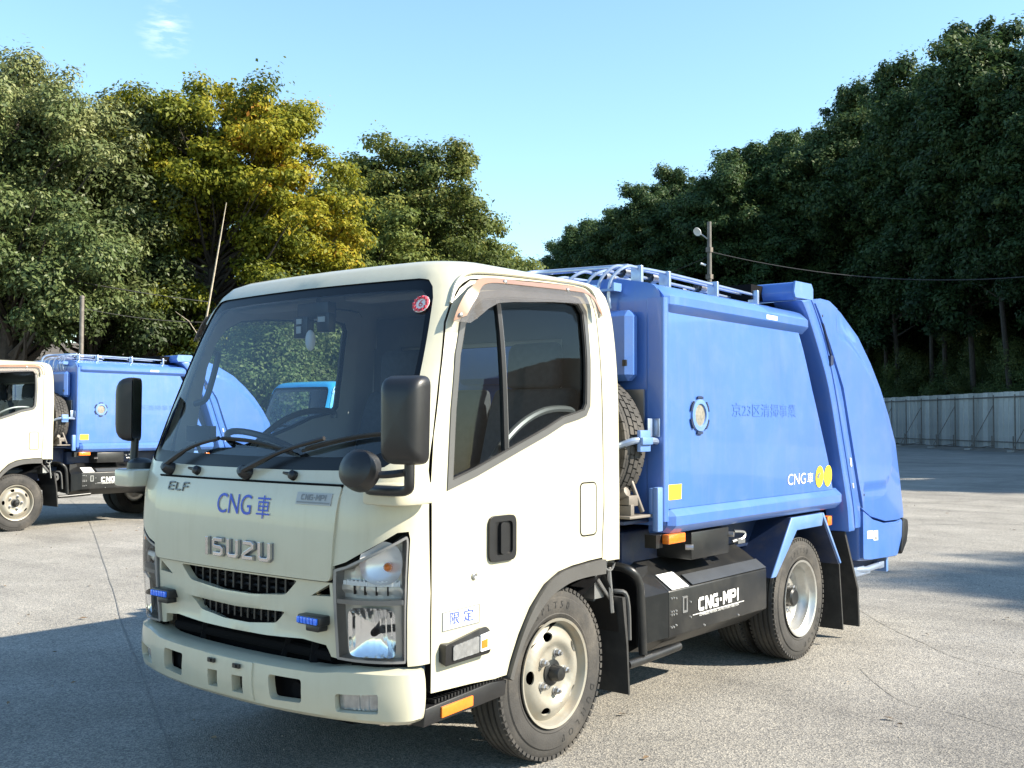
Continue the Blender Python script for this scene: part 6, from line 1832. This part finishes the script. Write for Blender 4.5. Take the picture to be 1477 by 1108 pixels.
T('oak_a', 'evergreen_oak', 15, 30, 'tall grey-green evergreen oak rising behind the cab of the farther refuse truck', 1.13, 0.4, 'grey-green evergreen oaks')
T('oak_b', 'evergreen_oak', 125, 33, 'grey-green evergreen oak squeezed against the flank of the yellowing zelkova', 1.22, 1.3, 'grey-green evergreen oaks')
T('oak_a', 'evergreen_oak', -130, 31, 'grey-green evergreen oak at the outer end of the tree row', 1.05, 2.4, 'grey-green evergreen oaks')
T('zelkova', 'zelkova_tree', 305, 34, 'broad yellow-green zelkova with orange autumn leaves on its sunny side', 1.06, None, None, 1.14)
T('oak_b', 'evergreen_oak', 210, 38, 'dark evergreen oak showing behind the yellow-green zelkova', 1.15, 3.0, 'grey-green evergreen oaks')
T('broad_a', 'broadleaf_tree', 590, 47, 'tall airy green tree with a domed top beside the autumn zelkova', 1.20)
T('broad_b', 'broadleaf_tree', 505, 44, 'green tree half hidden behind the orange edge of the zelkova', 1.12, 1.2)
T('broad_b', 'broadleaf_tree', 705, 56, 'lower rounded green tree stepping down from the domed tree to the gap of sky', 1.27, 2.6)
T('broad_b', 'broadleaf_tree', 640, 52, 'green tree filling in under the domed tree', 0.95, 4.1)
T('broad_b', 'broadleaf_tree', 772, 66, 'small green tree at the low point of the skyline between the two woods', 1.12, 0.8)
T('broad_b', 'broadleaf_tree', 560, 60, 'green tree behind the domed tree, seen through its gaps', 1.0, 0.2)
T('broad_b', 'broadleaf_tree', 430, 46, 'green tree behind the zelkova, seen through its gaps', 1.0, 3.3)

rg = random.Random(77)
# undergrowth at the foot of the left-hand row
for k in range(30):
    u = -60 + k * 29 + rg.uniform(-10, 10); dep = rg.uniform(31.5, 40) if u < 480 else rg.uniform(40, 52)
    lat = at_px(u, dep); s = rg.uniform(0.85, 1.35)
    tree('bush_a' if k % 2 else 'bush_b', 'shrub', W(lat, dep, hill(lat, dep) - 0.1), 'leafy green shrub in the undergrowth below the autumn trees', 'shrub', 'undergrowth shrubs below the autumn trees', s, rg.uniform(0, 6))
for k in range(9):
    u = 300 + k * 26; dep = rg.uniform(25.5, 28.5)
    tree('bush_b' if k % 2 else 'bush_a', 'shrub', W(at_px(u, dep), dep, -0.05), 'pale tangled hedge bush standing behind the small cyan lorry', 'shrub', 'hedge bushes behind the cyan lorry', rg.uniform(1.1, 1.45), rg.uniform(0, 6))
# the dark wood: edge trees follow the fence, then wrap round the far end of the yard
WL = 'tall dark green tree with bare slim trunk in the shaded wood beyond the fence'
WG = 'trees of the shaded wood'
keys = ['wood_a', 'wood_b', 'wood_c']
spots = []
for i in range(16):
    dep = 54 + i * 3.4
    spots.append((28.6 - (dep - 58) * 0.04 + rg.uniform(-0.8, 0.8), dep + rg.uniform(-1, 1), rg.uniform(0.93, 1.07) * (1.22 if dep < 60 else 1.34 if dep < 66 else 1.45)))
for i in range(13):
    dep = 55 + i * 4.2
    spots.append((34.5 + rg.uniform(-1.5, 1.5), dep + rg.uniform(-1.5, 1.5), rg.uniform(0.93, 1.07) * (1.12 if dep < 70 else 1.26 if dep < 80 else 1.40)))
for i in range(11):
    dep = 56 + i * 5
    spots.append((41 + rg.uniform(-2, 2), dep + rg.uniform(-2, 2), rg.uniform(0.93, 1.07) * (1.0 if dep < 84 else 1.15 if dep < 94 else 1.3)))
for i in range(9):
    dep = 58 + i * 7
    spots.append((49 + rg.uniform(-2, 2), dep, rg.uniform(0.8, 0.95)))
for i in range(8):
    spots.append((59 + rg.uniform(-3, 3), 62 + i * 9, rg.uniform(0.75, 0.9)))
for (u, dep, s) in ((815, 104, 0.92), (850, 99, 1.12), (895, 95, 1.16), (940, 90, 1.18), (985, 88, 1.22), (1030, 86, 1.28), (1075, 84, 1.30), (1120, 84, 1.36), (1165, 84, 1.42), (830, 112, 1.0), (880, 108, 1.2), (930, 104, 1.2), (980, 101, 1.3), (1030, 98, 1.35), (1080, 96, 1.4), (1130, 96, 1.45), (1180, 92, 1.5), (1210, 84, 1.5), (960, 114, 1.1), (1040, 112, 1.15), (1110, 110, 1.15), (1190, 106, 1.15), (1240, 98, 1.12)):
    spots.append((at_px(u, dep), dep, s))
for k, (lat, dep, s) in enumerate(spots):
    tree(keys[k % 3], 'wood_tree', W(lat, dep, hill(lat, dep) - 0.1), WL, 'tree', WG, s, rg.uniform(0, 6.28))
# the same wood goes on past the right edge of the picture and shades the yard
for (lat, dep, s) in ((33, 50, 1.1), (36, 46, 1.12), (40, 50, 1.15), (35, 41, 1.12), (42, 43, 1.15), (37, 36, 1.1), (44, 37, 1.15), (39, 31, 1.05), (46, 31, 1.1), (31, 30, 1.1), (33, 25.5, 1.15), (31, 20.5, 1.05), (25.0, 4.4, 0.90), (27.5, 2.2, 0.92), (29, 5.4, 0.96), (37, 112, 1.0), (40, 108, 0.9), (36, 104, 0.8), (43, 118, 1.0), (38.5, 116, 0.8)):
    tree(keys[int(lat) % 3], 'wood_tree', W(lat, dep, hill(lat, dep) - 0.1), WL if dep > 12 else 'tall dark tree standing by itself at the near side of the yard', 'tree', WG if dep > 12 else 'trees at the near side of the yard', s, rg.uniform(0, 6.28))
for k in range(24):
    dep = 66 + (k % 12) * 4.6; lat = (36 if k < 12 else 50) + rg.uniform(-3, 3)
    tree(keys[k % 3], 'wood_tree', W(lat, dep, hill(lat, dep) - 0.1), 'young low tree filling the gaps between the trunks of the shaded wood', 'tree', 'young trees inside the wood', rg.uniform(0.55, 0.75), rg.uniform(0, 6.28))
for k in range(46):
    dep = 56 + k * 1.05; lat = 28.4 - (dep - 56) * 0.05 + rg.uniform(0, 3.2)
    tree('bush_b' if k % 3 else 'bush_a', 'shrub', W(lat, dep, hill(lat, dep) - 0.1), 'dark leafy shrub at the wood edge just behind the steel fence', 'shrub', 'shrubs behind the steel fence', rg.uniform(1.1, 1.75), rg.uniform(0, 6))
for k in range(34):
    dep = 56 + (k % 17) * 2.6; lat = 32 + 6 * (k // 17) + rg.uniform(-2, 2)
    tree('bush_b' if k % 3 else 'bush_a', 'shrub', W(lat, dep, hill(lat, dep) - 0.1), 'dark leafy shrub deep between the trunks of the shaded wood', 'shrub', 'shrubs inside the wood', rg.uniform(1.6, 2.3), rg.uniform(0, 6))
for k in range(14):
    u = 790 + k * 30; dep = rg.uniform(82, 90)
    lat = at_px(u, dep)
    tree('bush_b', 'shrub', W(lat, dep, hill(lat, dep) - 0.1), 'dark leafy shrub under the wood at the far end of the yard', 'shrub', 'shrubs under the far wood', rg.uniform(1.4, 1.9), rg.uniform(0, 6))

# leaning dead bamboo stem with a few bare twigs
b0 = W(at_px(258, 30), 30, 0.2); tp = W(at_px(323, 30), 30, 1.425 + (608 - 292) / FPX * 30)
mb = MB(); pth = [b0 + (tp - b0) * t + Vector((0, 0, -0.25 * math.sin(t * math.pi))) for t in np.linspace(0, 1, 9)]
mb.tube(pth, [0.05, 0.046, 0.042, 0.038, 0.034, 0.030, 0.026, 0.02, 0.01], 6)
stem = mb.build('bamboo_stem', 'dead_wood'); tag(stem, 'pale dead bamboo stem leaning against the yellow-green zelkova', 'bamboo')
rg = random.Random(4)
for k in range(9):
    p = pth[1 + k % 4]; q = p + RH * rg.uniform(-1.3, 1.2) + Vector((0, 0, rg.uniform(0.1, 0.9))); mb = MB(); mb.tube([p, (p + q) / 2 + Vector((0, 0, 0.15)), q], [0.014, 0.010, 0.005], 5); mb.build('twig', 'dead_wood', stem)

# ------------------------------------------------------------------ steel fence
fence = empty('steel_fence', W(25.9, 46, 0)); tag(fence, 'long grey corrugated steel hoarding with pipe rail below the dark wood', 'fence')
inv = fence.matrix_world.inverted()
A = W(25.9, 46); B = W(22.1, 91)
fd = (B - A).normalized(); fnrm = Vector((-fd.y, fd.x, 0)); fnrm = fnrm if fnrm.dot(CAM - A) > 0 else -fnrm
frot = math.atan2(fd.y, fd.x)
# one panel: folded sheet with a tall rib at each joint
prof = [(0.0, 0.0), (0.012, 0.032), (0.060, 0.032), (0.075, 0.0), (0.20, 0.0), (0.207, 0.006), (0.225, 0.006), (0.232, 0.0), (0.36, 0.0), (0.367, 0.006), (0.385, 0.006), (0.392, 0.0), (0.498, 0.0)]
side = 1 if Vector((-math.sin(frot), math.cos(frot), 0)).dot(fnrm) > 0 else -1
vs = [(x, side * y, z) for x, y in prof for z in (0.12, 3.0)]; fs = [(2 * i, 2 * i + 2, 2 * i + 3, 2 * i + 1) for i in range(len(prof) - 1)]
pm = MB(); pm.add(vs, fs); po = pm.build('panel', 'galvanised', smooth=0); pmesh = po.data; bpy.data.objects.remove(po)
n = int((B - A).length / 0.5)
for i in range(n):
    o = bpy.data.objects.new('panel', pmesh); COL.objects.link(o); o.parent = fence
    o.location = A + fd * (0.5 * i) - fence.location + Vector((0, 0, 0.012 * math.sin(i * 1.7))); o.rotation_euler = (0, 0, frot + 0.006 * math.sin(i * 2.3))


def fence_tube(name, segs, r):
    mb = MB()
    for p, q in segs: mb.tube([p - fence.location, q - fence.location], r, 7)
    return mb.build(name, 'pipe_rust', fence)


fence_tube('top_rail', [(A + fnrm * 0.09 + Vector((0, 0, 2.74)), B + fnrm * 0.09 + Vector((0, 0, 2.74)))], 0.030)
fence_tube('low_rail', [(A + fnrm * 0.09 + Vector((0, 0, 0.45)), B + fnrm * 0.09 + Vector((0, 0, 0.45)))], 0.024)
for k in range(23):
    p = A + fd * (1.2 + 2.0 * k) + fnrm * 0.14
    fence_tube('post', [(p + Vector((0, 0, -0.3)), p + Vector((0, 0, 2.85)))], 0.034)
    fence_tube('stake', [(p + fd * 0.10 + fnrm * 0.05 + Vector((0, 0, -0.3)), p + fd * 0.10 + fnrm * 0.05 + Vector((0, 0, 0.75)))], 0.030)
    if k % 2 == 0:
        fence_tube('brace', [(p + Vector((0, 0, 2.35)), p + fnrm * 1.45 - fd * 0.2 + Vector((0, 0, 0.05)))], 0.024)
        fence_tube('brace_foot', [(p + Vector((0, 0, 0.25)), p + fnrm * 1.40 - fd * 0.2 + Vector((0, 0, 0.06)))], 0.020)
        mb = MB(); c = p + fnrm * 1.5 - fd * 0.2 - fence.location; mb.box(c + Vector((-0.16, -0.16, -0.02)), c + Vector((0.16, 0.16, 0.10))); mb.build('foot_block', 'concrete', fence, bev=0.02)

# ------------------------------------------------------------------ poles and wires
mat('pole_grey', (0.13, 0.125, 0.115), 0.85, vary=0.2, vscale=4)
lat = at_px(1024, 46)
P0 = W(lat, 46, 0); ph = 1.425 + (608 - 318) / FPX * 46
pole = empty('utility_pole', P0); tag(pole, 'weathered grey utility pole with a floodlight rising behind the blue refuse body', 'pole')
mb = MB(); mb.tube([(0, 0, -0.3), (0, 0, ph * 0.5), (0, 0, ph)], [0.13, 0.11, 0.09], 12); mb.build('shaft', 'pole_grey', pole)
mb = MB(); a = -RH * 0.12 + Vector((0, 0, ph - 0.75)); mb.tube([Vector((0, 0, ph - 0.8)), -RH * 0.25 + Vector((0, 0, ph - 0.62)), -RH * 0.42 + Vector((0, 0, ph - 0.50))], 0.03, 7); mb.build('lamp_arm', 'galvanised', pole)
c = -RH * 0.50 + Vector((0, 0, ph - 0.42)); ax = (-RH * 0.6 - FH * 0.6 - Vector((0, 0, 0.5))).normalized(); e1 = ax.orthogonal().normalized()
mb = MB().lathe([(-0.12, 0.05), (-0.08, 0.10), (0.04, 0.19), (0.06, 0.19), (0.05, 0.17), (0.045, 0.0005)], 18, (c, ax, e1, ax.cross(e1))); mb.build('floodlight', 'white_plastic', pole)
mb = MB(); mb.box((-0.115, -0.115, ph - 1.33), (0.115, 0.115, ph - 1.12)); mb.build('pole_band', 'pipe_rust', pole); mb = MB(); mb.tube([-RH * 0.15 + Vector((0, 0, ph - 1.9)), -RH * 0.38 + Vector((0, 0, ph - 1.82))], 0.05, 8); mb.build('insulator', 'white_plastic', pole); mb = MB(); mb.box((-0.12, -0.12, ph - 2.5), (0.12, 0.12, ph - 2.3)); mb.build('pole_band', 'pipe_rust', pole)


def wire(name, p, q, sag, label, r=0.011):
    mb = MB(); mb.tube([p + (q - p) * t - Vector((0, 0, sag * 4 * t * (1 - t))) for t in np.linspace(0, 1, 25)], r, 5)
    return tag(mb.build(name, 'cable'), label, 'wire')


wire('overhead_wire', P0 + Vector((0, 0, ph - 1.3)), W(at_px(1560, 44), 44, 1.425 + (608 - 388) / FPX * 44), 0.75, 'black overhead wire sagging from the utility pole across the dark wood', 0.02)
wire('overhead_wire', P0 + Vector((0, 0, ph - 1.5)), W(at_px(700, 60), 60, 7.5), 0.6, 'black overhead wire running down from the utility pole behind the cab roof', 0.014)
P1 = W(at_px(116, 27), 27, 0); h1 = 1.425 + (608 - 432) / FPX * 27
mb = MB(); mb.tube([P1 - Vector((0, 0, 0.3)), P1 + Vector((0, 0, h1))], [0.062, 0.055], 10); mb.lathe([(0, 0.062), (0.05, 0.062), (0.07, 0.03), (0.08, 0.0005)], 12, (P1 + Vector((0, 0, h1)), (0, 0, 1), (1, 0, 0), (0, 1, 0)))
tag(mb.build('wire_post', 'pipe_rust'), 'short slim post rising above the blue body of the truck with its nose hidden', 'post')
wire('overhead_wire', W(at_px(-60, 27), 27, 1.425 + (608 - 372) / FPX * 27), W(at_px(300, 30), 30, 1.425 + (608 - 437) / FPX * 30), 0.10, 'pale overhead wire crossing in front of the evergreen oaks', 0.012)
wire('overhead_wire', P1 + Vector((0, 0, h1 - 0.25)), W(at_px(320, 31), 31, 4.3), 0.12, 'thin wire running from the short slim post along the undergrowth', 0.008)

# ------------------------------------------------------------------ trucks
truck = empty('garbage_truck', (0, 0, 0))
tag(truck, 'cream cab and blue body refuse truck with blue lettering on its hood', 'garbage truck', 'cream and blue refuse trucks')
hood, grille = build_cab(truck, 'cream')
dress_front(truck, hood, grille)
build_chassis(truck)
build_refuse(truck)
door_sticker(truck)
second = copy_tree(truck)
second.location = (-10.80, 2.97, 0)
# this one rides higher on its springs
for ch in second.children:
    if ch.name.split('.')[0] not in ('wheel', 'rear_axle', 'front_axle', 'leaf_spring'):
        ch.location.z += 0.11
tag(second, 'cream and blue refuse truck parked beyond the other, its front hidden, under the evergreen oaks', 'garbage truck', 'cream and blue refuse trucks')
lorry = empty('small_lorry', W(-3.82, 17.6, 0), R(0))
tag(lorry, 'small cyan cab lorry seen through the windscreen of the near refuse truck', 'lorry')
build_cab(lorry, 'cyan', detail=False)
build_chassis(lorry, 4.6)
build_flatbed(lorry)
